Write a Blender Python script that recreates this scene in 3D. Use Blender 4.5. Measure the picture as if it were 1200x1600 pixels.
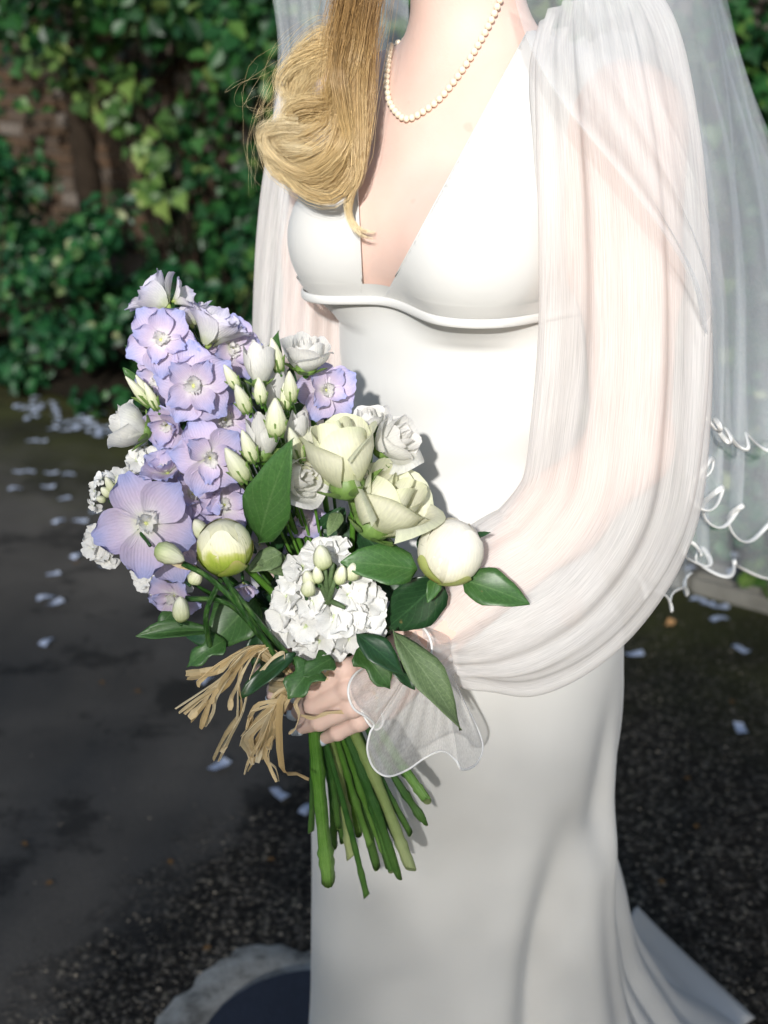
import bpy, bmesh, math, random
import numpy as np
from mathutils import Vector, Matrix
R = math.radians
rng = random.Random(11)
nrng = np.random.default_rng(5)
sc = bpy.context.scene
for o in list(bpy.data.objects):
    bpy.data.objects.remove(o)
C = sc.collection

# ------------------------------------------------------------------ camera
CAM_H, PITCH, FPX = 1.42, R(20.0), 2000.0      # height, downward pitch, focal length in photo pixels (1200x1600)
cam_d = bpy.data.cameras.new('camera')
cam = bpy.data.objects.new('camera', cam_d); C.objects.link(cam)
cam.location = (0, 0, CAM_H)
cam.rotation_euler = (R(90) - PITCH, 0, 0)
cam_d.sensor_fit = 'VERTICAL'
cam_d.sensor_height = 56.0
cam_d.sensor_width = 42.0
cam_d.lens = FPX / 1600 * 56.0
cam_d.clip_start = 0.05
cam_d.clip_end = 300
cam_d.dof.use_dof = True
cam_d.dof.focus_distance = 1.06
cam_d.dof.aperture_fstop = 8.5
sc.camera = cam

# ------------------------------------------------------------------ light
SUN_DIR = Vector((0.135, 0.935, -0.385)).normalized()     # the way the light travels
w = bpy.data.worlds.new('World'); sc.world = w; w.use_nodes = True
nt = w.node_tree
bg = nt.nodes['Background']
sky = nt.nodes.new('ShaderNodeTexSky'); sky.sky_type = 'NISHITA'; sky.sun_disc = False
sky.sun_elevation = math.asin(-SUN_DIR.z)
sky.sun_rotation = math.atan2(-SUN_DIR.x, -SUN_DIR.y)
nt.links.new(sky.outputs[0], bg.inputs[0]); bg.inputs[1].default_value = 0.115
sl = bpy.data.lights.new('flash_sun', 'SUN'); sl.energy = 3.9; sl.angle = R(1.4); sl.color = (1.0, 0.975, 0.945)  # sun lamp stands in for the camera flash
so = bpy.data.objects.new('flash_sun', sl); C.objects.link(so)
so.rotation_euler = SUN_DIR.to_track_quat('-Z', 'Y').to_euler()
so.location = (-2, -6, 5)
sc.view_settings.view_transform = 'Standard'; sc.view_settings.look = 'None'
sc.view_settings.exposure = 0.36; sc.view_settings.gamma = 1.0
sc.view_settings.use_curve_mapping = False
sc.render.engine = 'CYCLES'
sc.cycles.transparent_max_bounces = 24
sc.cycles.max_bounces = 8
sc.cycles.use_denoising = True

# ------------------------------------------------------------------ pixels to places
FWD = np.array((0, math.cos(PITCH), -math.sin(PITCH))); UPV = np.array((0, math.sin(PITCH), math.cos(PITCH))); RGT = np.array((1.0, 0, 0))
CAMP = np.array((0, 0, CAM_H))
def ray(px, py):
    return RGT * ((px - 600) / FPX) + UPV * (-(py - 800) / FPX) + FWD
def P(px, py, Y):
    d = ray(px, py); return Vector(CAMP + d * (Y / d[1]))
def G(px, py, z=0.0):
    d = ray(px, py); return Vector(CAMP + d * ((z - CAM_H) / d[2]))
def mpp(p):                                   # metres per photo pixel at a point
    return float(np.dot(np.array(p) - CAMP, FWD)) / FPX

# ------------------------------------------------------------------ materials
def mat(name):
    m = bpy.data.materials.new(name); m.use_nodes = True
    n = m.node_tree; n.nodes.clear()
    o = n.nodes.new('ShaderNodeOutputMaterial')
    return m, n, o
def nd(n, t, **kw):
    x = n.nodes.new(t)
    for k, v in kw.items():
        if k.startswith('i_'):
            key = k[2:]
            x.inputs[int(key) if key.isdigit() else key].default_value = v
        else: setattr(x, k, v)
    return x
def ramp(n, stops, interp='LINEAR'):
    r = n.nodes.new('ShaderNodeValToRGB'); r.color_ramp.interpolation = interp
    e = r.color_ramp.elements
    while len(e) < len(stops): e.new(0.5)
    for k, (p, c) in enumerate(stops):
        e[k].position = p; e[k].color = (c[0], c[1], c[2], 1) if not isinstance(c, (int, float)) else (c, c, c, 1)
    return r
def noise(n, scale, detail=4, rough=0.55, vec=None, stretch=None, coord='Object'):
    t = nd(n, 'ShaderNodeTexNoise'); t.inputs['Scale'].default_value = scale; t.inputs['Detail'].default_value = detail; t.inputs['Roughness'].default_value = rough
    tc = nd(n, 'ShaderNodeTexCoord'); src = tc.outputs[coord]
    if stretch:
        mp = nd(n, 'ShaderNodeMapping'); mp.inputs['Scale'].default_value = stretch
        n.links.new(src, mp.inputs[0]); src = mp.outputs[0]
    n.links.new(src, t.inputs['Vector'])
    return t
def bump(n, src, strength=0.3, dist=0.002):
    b = nd(n, 'ShaderNodeBump'); b.inputs['Strength'].default_value = strength; b.inputs['Distance'].default_value = dist
    n.links.new(src, b.inputs['Height']); return b
def mix(n, a, b, fac):
    m = nd(n, 'ShaderNodeMix', data_type='RGBA')
    for s, idx in ((a, 6), (b, 7)):
        if hasattr(s, 'links'): n.links.new(s, m.inputs[idx])
        else: m.inputs[idx].default_value = (s[0], s[1], s[2], 1)
    if hasattr(fac, 'links'): n.links.new(fac, m.inputs[0])
    else: m.inputs[0].default_value = fac
    return m.outputs[2]
def principled(n, o, rough=0.5, spec=0.5):
    p = nd(n, 'ShaderNodeBsdfPrincipled'); p.inputs['Roughness'].default_value = rough; p.inputs['Specular IOR Level'].default_value = spec
    n.links.new(p.outputs[0], o.inputs[0]); return p
def simple(name, col, rough=0.5, spec=0.4, var=0.12, scale=40, bmp=0.0, bscale=200, bdist=0.001, coord='Object'):
    m, n, o = mat(name); p = principled(n, o, rough, spec)
    t = noise(n, scale, coord=coord)
    c = mix(n, [x * (1 - var) for x in col], [min(1, x * (1 + var)) for x in col], t.outputs['Fac'])
    n.links.new(c, p.inputs['Base Color'])
    if bmp:
        t2 = noise(n, bscale, coord=coord); n.links.new(bump(n, t2.outputs['Fac'], bmp, bdist).outputs[0], p.inputs['Normal'])
    return m
def leafy(name, stops, trans=0.3, rough=0.45, spec=0.4, veins=False, patches=0.25, scale=60, sheen=0.0, axis='Y', bstr=0.25, vcol=None):
    """petal or leaf: colour runs along the length (uv v), some light passes through"""
    m, n, o = mat(name)
    tc = nd(n, 'ShaderNodeTexCoord'); sep = nd(n, 'ShaderNodeSeparateXYZ'); n.links.new(tc.outputs['UV'], sep.inputs[0])
    t = noise(n, scale)
    ad = nd(n, 'ShaderNodeMath', operation='MULTIPLY_ADD'); n.links.new(t.outputs['Fac'], ad.inputs[0]); ad.inputs[1].default_value = patches
    sub = nd(n, 'ShaderNodeMath', operation='SUBTRACT'); n.links.new(sep.outputs[axis], sub.inputs[0]); sub.inputs[1].default_value = patches * 0.5
    n.links.new(sub.outputs[0], ad.inputs[2])
    r = ramp(n, stops); n.links.new(ad.outputs[0], r.inputs[0])
    col = r.outputs[0]
    oi = nd(n, 'ShaderNodeObjectInfo')
    hs = nd(n, 'ShaderNodeHueSaturation'); n.links.new(col, hs.inputs['Color'])
    mr = nd(n, 'ShaderNodeMapRange'); n.links.new(oi.outputs['Random'], mr.inputs[0]); mr.inputs[3].default_value = 0.86; mr.inputs[4].default_value = 1.1
    n.links.new(mr.outputs[0], hs.inputs['Value']); col = hs.outputs[0]
    nrm = None
    # fine lengthwise veins: relief and colour from uv
    wv = nd(n, 'ShaderNodeTexWave', wave_type='BANDS', bands_direction='X'); 
    mp = nd(n, 'ShaderNodeMapping'); n.links.new(tc.outputs['UV'], mp.inputs[0])
    if veins:                                   # side veins slanting off a midrib
        ab = nd(n, 'ShaderNodeMath', operation='ABSOLUTE'); s5 = nd(n, 'ShaderNodeMath', operation='SUBTRACT'); s5.inputs[1].default_value = 0.5
        n.links.new(sep.outputs['X'], s5.inputs[0]); n.links.new(s5.outputs[0], ab.inputs[0])
        ma = nd(n, 'ShaderNodeMath', operation='MULTIPLY_ADD'); n.links.new(ab.outputs[0], ma.inputs[0]); ma.inputs[1].default_value = -0.9; n.links.new(sep.outputs['Y'], ma.inputs[2])
        sn = nd(n, 'ShaderNodeMath', operation='MULTIPLY'); n.links.new(ma.outputs[0], sn.inputs[0]); sn.inputs[1].default_value = 7.0
        fr = nd(n, 'ShaderNodeMath', operation='FRACT'); n.links.new(sn.outputs[0], fr.inputs[0])
        pp = nd(n, 'ShaderNodeMath', operation='PINGPONG'); n.links.new(fr.outputs[0], pp.inputs[0]); pp.inputs[1].default_value = 0.5
        vr = ramp(n, [(0.0, 1.0), (0.10, 0.0)]); n.links.new(pp.outputs[0], vr.inputs[0])
        mrib = ramp(n, [(0.0, 1.0), (0.035, 0.0)]); n.links.new(ab.outputs[0], mrib.inputs[0])
        mx = nd(n, 'ShaderNodeMath', operation='MAXIMUM'); 
        vm = nd(n, 'ShaderNodeMath', operation='MULTIPLY'); n.links.new(vr.outputs[0], vm.inputs[0]); vm.inputs[1].default_value = 0.6
        n.links.new(vm.outputs[0], mx.inputs[0]); n.links.new(mrib.outputs[0], mx.inputs[1])
        sc_ = nd(n, 'ShaderNodeMath', operation='MULTIPLY'); n.links.new(mx.outputs[0], sc_.inputs[0]); sc_.inputs[1].default_value = 0.55
        col = mix(n, col, vcol or (0.2, 0.32, 0.14), sc_.outputs[0])
        mt_ = noise(n, 420, 4, .7); mr_ = ramp(n, [(.3, (.72, .74, .70)), (.7, (1.22, 1.2, 1.1))]); n.links.new(mt_.outputs['Fac'], mr_.inputs[0])
        mm_ = nd(n, 'ShaderNodeMix', data_type='RGBA', blend_type='MULTIPLY'); mm_.inputs[0].default_value = 1; n.links.new(col, mm_.inputs[6]); n.links.new(mr_.outputs[0], mm_.inputs[7]); col = mm_.outputs[2]
        bl_ = noise(n, 90, 3, .6); br_ = ramp(n, [(.69, 0.), (.74, .7)]); n.links.new(bl_.outputs['Fac'], br_.inputs[0]); col = mix(n, col, (.16, .13, .05), br_.outputs[0])
        hb_ = nd(n, 'ShaderNodeMath', operation='MULTIPLY_ADD'); n.links.new(mt_.outputs['Fac'], hb_.inputs[0]); hb_.inputs[1].default_value = -.5; n.links.new(mx.outputs[0], hb_.inputs[2])
        nrm = bump(n, hb_.outputs[0], -0.6, 0.001)
    else:
        mp.inputs['Scale'].default_value = (1, 0.15, 1)
        wv.inputs['Scale'].default_value = 4.5; wv.inputs['Distortion'].default_value = 2.5; wv.inputs['Detail'].default_value = 3
        n.links.new(mp.outputs[0], wv.inputs[0])
        dk = nd(n, 'ShaderNodeMix', data_type='RGBA', blend_type='MULTIPLY'); n.links.new(col, dk.inputs[6])
        wr = ramp(n, [(0, (0.965, 0.965, 0.975)), (1, (1, 1, 1))]); n.links.new(wv.outputs['Fac'], wr.inputs[0]); n.links.new(wr.outputs[0], dk.inputs[7]); dk.inputs[0].default_value = 1.0
        col = dk.outputs[2]
        gm_ = noise(n, 6, 5, .7, stretch=(5, 1, 1), coord='UV'); gr_ = ramp(n, [(.3, (.88, .88, .88)), (.7, (1.06, 1.06, 1.05))]); n.links.new(gm_.outputs['Fac'], gr_.inputs[0])
        gx_ = nd(n, 'ShaderNodeMix', data_type='RGBA', blend_type='MULTIPLY'); gx_.inputs[0].default_value = 1; n.links.new(col, gx_.inputs[6]); n.links.new(gr_.outputs[0], gx_.inputs[7]); col = gx_.outputs[2]
        gh_ = nd(n, 'ShaderNodeMath', operation='MULTIPLY_ADD'); n.links.new(gm_.outputs['Fac'], gh_.inputs[0]); gh_.inputs[1].default_value = 1.5; n.links.new(wv.outputs['Fac'], gh_.inputs[2])
        nrm = bump(n, gh_.outputs[0], bstr, 0.0006)
    p = nd(n, 'ShaderNodeBsdfPrincipled'); p.inputs['Roughness'].default_value = rough; p.inputs['Specular IOR Level'].default_value = spec
    n.links.new(col, p.inputs['Base Color']); n.links.new(nrm.outputs[0], p.inputs['Normal'])
    if sheen: p.inputs['Sheen Weight'].default_value = sheen
    tr = nd(n, 'ShaderNodeBsdfTranslucent'); n.links.new(col, tr.inputs[0])
    ms = nd(n, 'ShaderNodeMixShader'); ms.inputs[0].default_value = trans
    n.links.new(p.outputs[0], ms.inputs[1]); n.links.new(tr.outputs[0], ms.inputs[2]); n.links.new(ms.outputs[0], o.inputs[0])
    return m
def sheer(name, col, cover, vary, stretch, scale, rough=0.8):
    """thin woven cloth: part of the light goes straight between the threads; thread density varies"""
    m, n, o = mat(name)
    t = noise(n, scale, 3, 0.6, stretch=stretch, coord='UV')
    mr = nd(n, 'ShaderNodeMapRange'); n.links.new(t.outputs['Fac'], mr.inputs[0]); mr.inputs[1].default_value = 0.3; mr.inputs[2].default_value = 0.7
    mr.inputs[3].default_value = cover - vary; mr.inputs[4].default_value = cover + vary
    d = nd(n, 'ShaderNodeBsdfDiffuse'); d.inputs[0].default_value = (*col, 1)
    tl = nd(n, 'ShaderNodeBsdfTranslucent'); tl.inputs[0].default_value = (*col, 1)
    m1 = nd(n, 'ShaderNodeMixShader'); m1.inputs[0].default_value = 0.35
    n.links.new(d.outputs[0], m1.inputs[1]); n.links.new(tl.outputs[0], m1.inputs[2])
    b = bump(n, t.outputs['Fac'], 0.4, 0.001); n.links.new(b.outputs[0], d.inputs['Normal'])
    tp = nd(n, 'ShaderNodeBsdfTransparent')
    m2 = nd(n, 'ShaderNodeMixShader'); n.links.new(mr.outputs[0], m2.inputs[0])
    n.links.new(tp.outputs[0], m2.inputs[1]); n.links.new(m1.outputs[0], m2.inputs[2]); n.links.new(m2.outputs[0], o.inputs[0])
    return m

M = {}
# ------------------------------------------------------------------ mesh helpers
def mesh_obj(name, verts, faces, material, parent=None, smooth=True, uvs=None, data=None):
    if data is None:
        data = bpy.data.meshes.new(name)
        data.from_pydata([tuple(v) for v in verts], [], [tuple(int(i) for i in f) for f in faces])
        if uvs is not None:
            ul = data.uv_layers.new(name='UVMap')
            uv = np.asarray(uvs, dtype=np.float32)
            li = np.empty(len(data.loops), dtype=np.int32); data.loops.foreach_get('vertex_index', li)
            ul.data.foreach_set('uv', uv[li].ravel())
        if smooth: data.polygons.foreach_set('use_smooth', [True] * len(data.polygons))
        if material is not None: data.materials.append(material)
        data.update()
    o = bpy.data.objects.new(name, data); C.objects.link(o)
    if parent is not None: adopt(o, parent)
    return o
WORLDM = {}
def adopt(o, parent):
    o.parent = parent
    pm = WORLDM.get(parent.name)
    if pm is not None: o.matrix_parent_inverse = pm.inverted()
def place(o, m):
    """set the world matrix of o and remember it for its children"""
    if o.parent is None: o.matrix_basis = m
    else:
        o.matrix_basis = m
    WORLDM[o.name] = m
def thing(name, label, cat, loc=(0, 0, 0), group=None):
    o = bpy.data.objects.new(name, None); C.objects.link(o); o.empty_display_size = 0.05
    o.location = loc; WORLDM[o.name] = Matrix.Translation(Vector(loc))
    return tag(o, label, cat, group)
def tag(o, label=None, cat=None, group=None, kind=None):
    if label: o['label'] = label
    if cat: o['category'] = cat
    if group: o['group'] = group
    if kind: o['kind'] = kind
    return o
def grid_faces(nu, nv, closed_u=False):
    f = []
    for j in range(nv - 1):
        for i in range(nu if closed_u else nu - 1):
            a = j * nu + i; b = j * nu + (i + 1) % nu
            f.append((a, b, b + nu, a + nu))
    return f
def catmull(pts, n):
    p = np.asarray(pts, float); m = len(p)
    if m == 2:
        t = np.linspace(0, 1, n)[:, None]; return p[0] * (1 - t) + p[1] * t
    q = np.vstack([2 * p[0] - p[1], p, 2 * p[-1] - p[-2]])
    u = np.linspace(0, m - 1 - 1e-9, n); k = u.astype(int); t = (u - k)[:, None]
    p0, p1, p2, p3 = q[k], q[k + 1], q[k + 2], q[k + 3]
    return 0.5 * (2 * p1 + (p2 - p0) * t + (2 * p0 - 5 * p1 + 4 * p2 - p3) * t ** 2 + (3 * p1 - p0 - 3 * p2 + p3) * t ** 3)
def frames(path, up=(0, 0, 1)):
    path = np.asarray(path, float)
    t = np.gradient(path, axis=0); t /= np.linalg.norm(t, axis=1)[:, None] + 1e-12
    n0 = np.array(up, float); n0 -= t[0] * n0.dot(t[0])
    if np.linalg.norm(n0) < 1e-4: n0 = np.cross(t[0], (1, 0.3, 0.2))
    n0 /= np.linalg.norm(n0); ns = [n0]
    for i in range(1, len(path)):
        v = ns[-1] - t[i] * ns[-1].dot(t[i]); ns.append(v / (np.linalg.norm(v) + 1e-12))
    ns = np.array(ns); return t, ns, np.cross(t, ns)
def tube(path, radii, k=8, squash=1.0, cap=True, up=(0, 0, 1)):
    path = np.asarray(path, float); t, n, b = frames(path, up)
    r = np.broadcast_to(np.asarray(radii, float), (len(path),))
    a = np.linspace(0, 2 * math.pi, k, endpoint=False)
    v = (path[:, None, :] + (n[:, None, :] * np.cos(a)[None, :, None] + b[:, None, :] * np.sin(a)[None, :, None] * squash) * r[:, None, None]).reshape(-1, 3)
    f = grid_faces(k, len(path), True)
    if cap:
        f.append(tuple(range(k - 1, -1, -1))); f.append(tuple(range((len(path) - 1) * k, len(path) * k)))
    return v, f
class MB:
    def __init__(s): s.v = []; s.f = []; s.n = 0; s.uv = []
    def add(s, v, f, uv=None):
        v = np.asarray(v, float); s.v.append(v); s.f += [tuple(int(i) + s.n for i in q) for q in f]; s.n += len(v)
        s.uv.append(np.zeros((len(v), 2)) if uv is None else np.asarray(uv)); return s
    def build(s, name, m, parent=None, smooth=True):
        return mesh_obj(name, np.vstack(s.v), s.f, m, parent, smooth, np.vstack(s.uv))
def frame_mat(origin, zdir, ydir_hint):
    z = Vector(zdir).normalized(); y = Vector(ydir_hint); y = (y - z * y.dot(z))
    if y.length < 1e-5: y = Vector((0.31, 0.2, 0.9)); y = y - z * y.dot(z)
    y.normalize(); x = y.cross(z)
    m = Matrix((x, y, z)).transposed().to_4x4(); m.translation = Vector(origin); return m

# ------------------------------------------------------------------ implicit shapes
def sd_ell(p, c, r):
    q = (p - np.array(c)) / np.array(r); k0 = np.linalg.norm(q, axis=-1); k1 = np.linalg.norm(q / np.array(r), axis=-1)
    return k0 * (k0 - 1) / (k1 + 1e-9)
def sd_cone(p, a, b, ra, rb):
    a = np.array(a); b = np.array(b); ab = b - a; t = np.clip(((p - a) @ ab) / ab.dot(ab), 0, 1)
    return np.linalg.norm(p - a - t[..., None] * ab, axis=-1) - (ra + (rb - ra) * t)
def smin(a, b, k):
    h = np.clip(0.5 + 0.5 * (b - a) / k, 0, 1); return b + (a - b) * h - k * h * (1 - h)
def surface_nets(fn, lo, hi, h):
    lo = np.array(lo, float); n = np.ceil((np.array(hi) - lo) / h).astype(int) + 1
    gx, gy, gz = [lo[i] + np.arange(n[i]) * h for i in range(3)]
    V = np.empty(tuple(n), np.float32)
    for i0 in range(0, n[0], 24):
        i1 = min(n[0], i0 + 24)
        g = np.stack(np.meshgrid(gx[i0:i1], gy, gz, indexing='ij'), -1)
        V[i0:i1] = fn(g)
    ins = V < 0
    cn = [(a, b, c) for a in (0, 1) for b in (0, 1) for c in (0, 1)]
    sl = lambda A, c: A[c[0]:n[0] - 1 + c[0], c[1]:n[1] - 1 + c[1], c[2]:n[2] - 1 + c[2]]
    s = sum(sl(ins, c).astype(np.int8) for c in cn)
    act = (s > 0) & (s < 8); idx = -np.ones(act.shape, np.int64); ci = np.argwhere(act); idx[act] = np.arange(len(ci))
    vals = np.stack([V[ci[:, 0] + c[0], ci[:, 1] + c[1], ci[:, 2] + c[2]] for c in cn], 1)
    pos = np.zeros((len(ci), 3)); cnt = np.zeros(len(ci))
    for a in range(8):
        for b in range(a + 1, 8):
            d = np.array(cn[b]) - np.array(cn[a])
            if np.abs(d).sum() != 1: continue
            va, vb = vals[:, a], vals[:, b]; m = (va < 0) != (vb < 0)
            t = np.where(m, va / np.where(m, va - vb, 1), 0)
            pos[m] += np.array(cn[a]) + t[m, None] * d; cnt[m] += 1
    verts = lo + (ci + pos / cnt[:, None]) * h
    faces = []
    for ax in range(3):
        o1, o2 = (ax + 1) % 3, (ax + 2) % 3
        A = ins; s0 = [slice(None)] * 3; s1 = [slice(None)] * 3
        s0[ax] = slice(0, n[ax] - 1); s1[ax] = slice(1, n[ax])
        for oo in (o1, o2): s0[oo] = slice(1, n[oo] - 1); s1[oo] = slice(1, n[oo] - 1)
        d0, d1 = A[tuple(s0)], A[tuple(s1)]
        e = np.argwhere(d0 != d1); fl = d0[d0 != d1]
        e[:, o1] += 1; e[:, o2] += 1
        def cell(a, b):
            q = e.copy(); q[:, o1] -= a; q[:, o2] -= b; return idx[q[:, 0], q[:, 1], q[:, 2]]
        q = np.stack([cell(1, 1), cell(0, 1), cell(0, 0), cell(1, 0)], 1)
        q[~fl] = q[~fl][:, ::-1]
        faces.append(q)
    faces = np.vstack(faces); faces = faces[(faces >= 0).all(1)]
    return verts, faces
def np_mesh_obj(name, verts, faces, material, parent=None, uvs=None):
    me = bpy.data.meshes.new(name)
    nf = len(faces); me.vertices.add(len(verts)); me.vertices.foreach_set('co', np.asarray(verts, np.float32).ravel())
    me.loops.add(nf * 4); me.loops.foreach_set('vertex_index', np.asarray(faces, np.int32).ravel())
    me.polygons.add(nf); me.polygons.foreach_set('loop_start', np.arange(nf, dtype=np.int32) * 4); me.polygons.foreach_set('loop_total', np.full(nf, 4, np.int32))
    me.polygons.foreach_set('use_smooth', np.ones(nf, bool)); me.update(calc_edges=True); me.validate()
    me.materials.append(material)
    o = bpy.data.objects.new(name, me); C.objects.link(o)
    if parent is not None: adopt(o, parent)
    return o
def sstep(a, b, x):
    t = np.clip((x - a) / (b - a), 0, 1); return t * t * (3 - 2 * t)

# ================================================================== THE SETTING
KA, KB = G(100, 655), G(1100, 930)
KD = (KB - KA).normalized(); KN = Vector((-KD.y, KD.x, 0))
if KN.y < 0: KN = -KN
def K(u, v, z=0.0):                       # along the kerb from KA, away from the road
    q = KA + KD * u + KN * v; return Vector((q.x, q.y, z))
def KT(p):
    d = Vector((p[0], p[1], 0)) - KA; return d.dot(KD), d.dot(KN)

# road: worn wet asphalt, smoother to one side of an old seam
def mat_road():
    m, n, o = mat('asphalt'); p = principled(n, o, 0.7, 0.18)
    tc = nd(n, 'ShaderNodeTexCoord')
    sepn = nd(n, 'ShaderNodeSeparateXYZ'); n.links.new(tc.outputs['Object'], sepn.inputs[0])
    # aggregate stones
    v = nd(n, 'ShaderNodeTexVoronoi'); v.inputs['Scale'].default_value = 95; n.links.new(tc.outputs['Object'], v.inputs['Vector'])
    v2 = nd(n, 'ShaderNodeTexVoronoi'); v2.inputs['Scale'].default_value = 210; n.links.new(tc.outputs['Object'], v2.inputs['Vector'])
    big = noise(n, 1.7, 6, 0.62); mid = noise(n, 9, 5, 0.6); fine = noise(n, 160, 3, 0.7)
    # seam between smooth patch and coarse surface
    a, b = G(60, 1560), G(520, 1150); d = (b - a).normalized(); nn = (d.y, -d.x)
    mx_ = nd(n, 'ShaderNodeMath', operation='MULTIPLY'); n.links.new(sepn.outputs['X'], mx_.inputs[0]); mx_.inputs[1].default_value = nn[0]
    my_ = nd(n, 'ShaderNodeMath', operation='MULTIPLY_ADD'); n.links.new(sepn.outputs['Y'], my_.inputs[0]); my_.inputs[1].default_value = nn[1]; n.links.new(mx_.outputs[0], my_.inputs[2])
    wob = nd(n, 'ShaderNodeMath', operation='MULTIPLY_ADD'); n.links.new(mid.outputs['Fac'], wob.inputs[0]); wob.inputs[1].default_value = 0.35; n.links.new(my_.outputs[0], wob.inputs[2])
    off = a.x * nn[0] + a.y * nn[1]
    mr = nd(n, 'ShaderNodeMapRange', interpolation_type='SMOOTHSTEP'); n.links.new(wob.outputs[0], mr.inputs[0]); mr.inputs[1].default_value = off + 0.10; mr.inputs[2].default_value = off + 0.25
    r1 = ramp(n, [(0.25, (0.040, 0.037, 0.033)), (0.75, (0.095, 0.089, 0.080))]); n.links.new(big.outputs['Fac'], r1.inputs[0])
    smooth_c = mix(n, r1.outputs[0], (0.075, 0.073, 0.07), 0.0)
    rs = ramp(n, [(0.0, (0.018, 0.014, 0.010)), (0.5, (0.055, 0.046, 0.036)), (0.82, (0.11, 0.096, 0.078)), (1.0, (0.22, 0.19, 0.14))])
    sepc = nd(n, 'ShaderNodeSeparateColor'); n.links.new(v.outputs['Color'], sepc.inputs[0]); n.links.new(sepc.outputs[0], rs.inputs[0])
    dr = ramp(n, [(0.25, 1.0), (0.6, 0.25)]); n.links.new(v.outputs['Distance'], dr.inputs[0])
    mul = nd(n, 'ShaderNodeMix', data_type='RGBA', blend_type='MULTIPLY'); mul.inputs[0].default_value = 1.0
    n.links.new(rs.outputs[0], mul.inputs[6]); n.links.new(dr.outputs[0], mul.inputs[7])
    fr = ramp(n, [(0.35, (0.82, 0.82, 0.82)), (0.72, (1.25, 1.22, 1.18))]); n.links.new(fine.outputs['Fac'], fr.inputs[0])
    sm2 = nd(n, 'ShaderNodeMix', data_type='RGBA', blend_type='MULTIPLY'); sm2.inputs[0].default_value = 1.0
    n.links.new(smooth_c, sm2.inputs[6]); n.links.new(fr.outputs[0], sm2.inputs[7])
    c = mix(n, sm2.outputs[2], mul.outputs[2], mr.outputs[0])
    # dark tar stains
    st = noise(n, 3.1, 5, 0.7); sr = ramp(n, [(0.53, 0.0), (0.60, 1.0)]); n.links.new(st.outputs['Fac'], sr.inputs[0])
    stm = nd(n, 'ShaderNodeMath', operation='MULTIPLY'); n.links.new(sr.outputs[0], stm.inputs[0]); stm.inputs[1].default_value = 0.65
    c = mix(n, c, (0.012, 0.011, 0.010), stm.outputs[0])
    # moss creeping in from the kerb
    kx = nd(n, 'ShaderNodeMath', operation='MULTIPLY'); n.links.new(sepn.outputs['X'], kx.inputs[0]); kx.inputs[1].default_value = KN.x
    ky = nd(n, 'ShaderNodeMath', operation='MULTIPLY_ADD'); n.links.new(sepn.outputs['Y'], ky.inputs[0]); ky.inputs[1].default_value = KN.y; n.links.new(kx.outputs[0], ky.inputs[2])
    kw = nd(n, 'ShaderNodeMath', operation='MULTIPLY_ADD'); n.links.new(mid.outputs['Fac'], kw.inputs[0]); kw.inputs[1].default_value = 0.7; n.links.new(ky.outputs[0], kw.inputs[2])
    ko = KA.x * KN.x + KA.y * KN.y
    mm = nd(n, 'ShaderNodeMapRange', interpolation_type='SMOOTHSTEP'); n.links.new(kw.outputs[0], mm.inputs[0]); mm.inputs[1].default_value = ko - 0.55; mm.inputs[2].default_value = ko + 0.35
    mossr = ramp(n, [(0.3, (0.018, 0.016, 0.008)), (0.7, (0.05, 0.055, 0.014))]); n.links.new(big.outputs['Fac'], mossr.inputs[0])
    c = mix(n, c, mossr.outputs[0], mm.outputs[0])
    n.links.new(c, p.inputs['Base Color'])
    rr = ramp(n, [(0.35, 0.58), (0.65, 0.85)]); n.links.new(big.outputs['Fac'], rr.inputs[0]); n.links.new(rr.outputs[0], p.inputs['Roughness'])
    hm = nd(n, 'ShaderNodeMath', operation='MULTIPLY'); n.links.new(dr.outputs[0], hm.inputs[0]); n.links.new(mr.outputs[0], hm.inputs[1])
    h2 = nd(n, 'ShaderNodeMath', operation='MULTIPLY_ADD'); n.links.new(fine.outputs['Fac'], h2.inputs[0]); h2.inputs[1].default_value = 0.45; n.links.new(hm.outputs[0], h2.inputs[2])
    n.links.new(bump(n, h2.outputs[0], 0.7, 0.004).outputs[0], p.inputs['Normal'])
    return m
M['road'] = mat_road()
S = 70
road = mesh_obj('road', [(-S, -S, 0), (S, -S, 0), (S, S, 0), (-S, S, 0)], [(0, 1, 2, 3)], M['road'], smooth=False)
tag(road, kind='structure')
# loose grit on the coarse part
M['grit'] = leafy('grit', [(0.0, (0.018, 0.016, 0.014)), (0.55, (0.06, 0.055, 0.048)), (0.85, (0.14, 0.125, 0.10)), (0.97, (0.30, 0.26, 0.2))], trans=0.0, rough=0.8, axis='X', patches=0.0)
mb = MB()
oct_v = np.array([(1, 0, 0), (-1, 0, 0), (0, 1, 0), (0, -1, 0), (0, 0, 1), (0, 0, -0.4)], float)
oct_f = [(0, 2, 4), (2, 1, 4), (1, 3, 4), (3, 0, 4), (2, 0, 5), (1, 2, 5), (3, 1, 5), (0, 3, 5)]
def grit_at(p, s):
    a = rng.uniform(0, 6.28); ca, sa = math.cos(a), math.sin(a)
    q = oct_v * np.array((rng.uniform(.7, 1.3), rng.uniform(.6, 1.1), rng.uniform(.35, .8))) * s
    q = np.stack([q[:, 0] * ca - q[:, 1] * sa, q[:, 0] * sa + q[:, 1] * ca, q[:, 2]], 1) + np.array((p[0], p[1], 0.0005))
    mb.add(q, oct_f, np.full((6, 2), rng.random()))
for i in range(5200):
    px, py = (rng.uniform(40, 560), rng.uniform(1180, 1640)) if rng.random() < .5 else (rng.uniform(920, 1240), rng.uniform(960, 1640))
    if px < 560 and (py - 1560) < -(px - 60) * 0.89 - 10 + rng.gauss(0, 25) and rng.random() < .96: continue
    grit_at(G(px, py), rng.choice((.0016, .002, .0026, .0034)) * rng.uniform(.8, 1.4))
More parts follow.
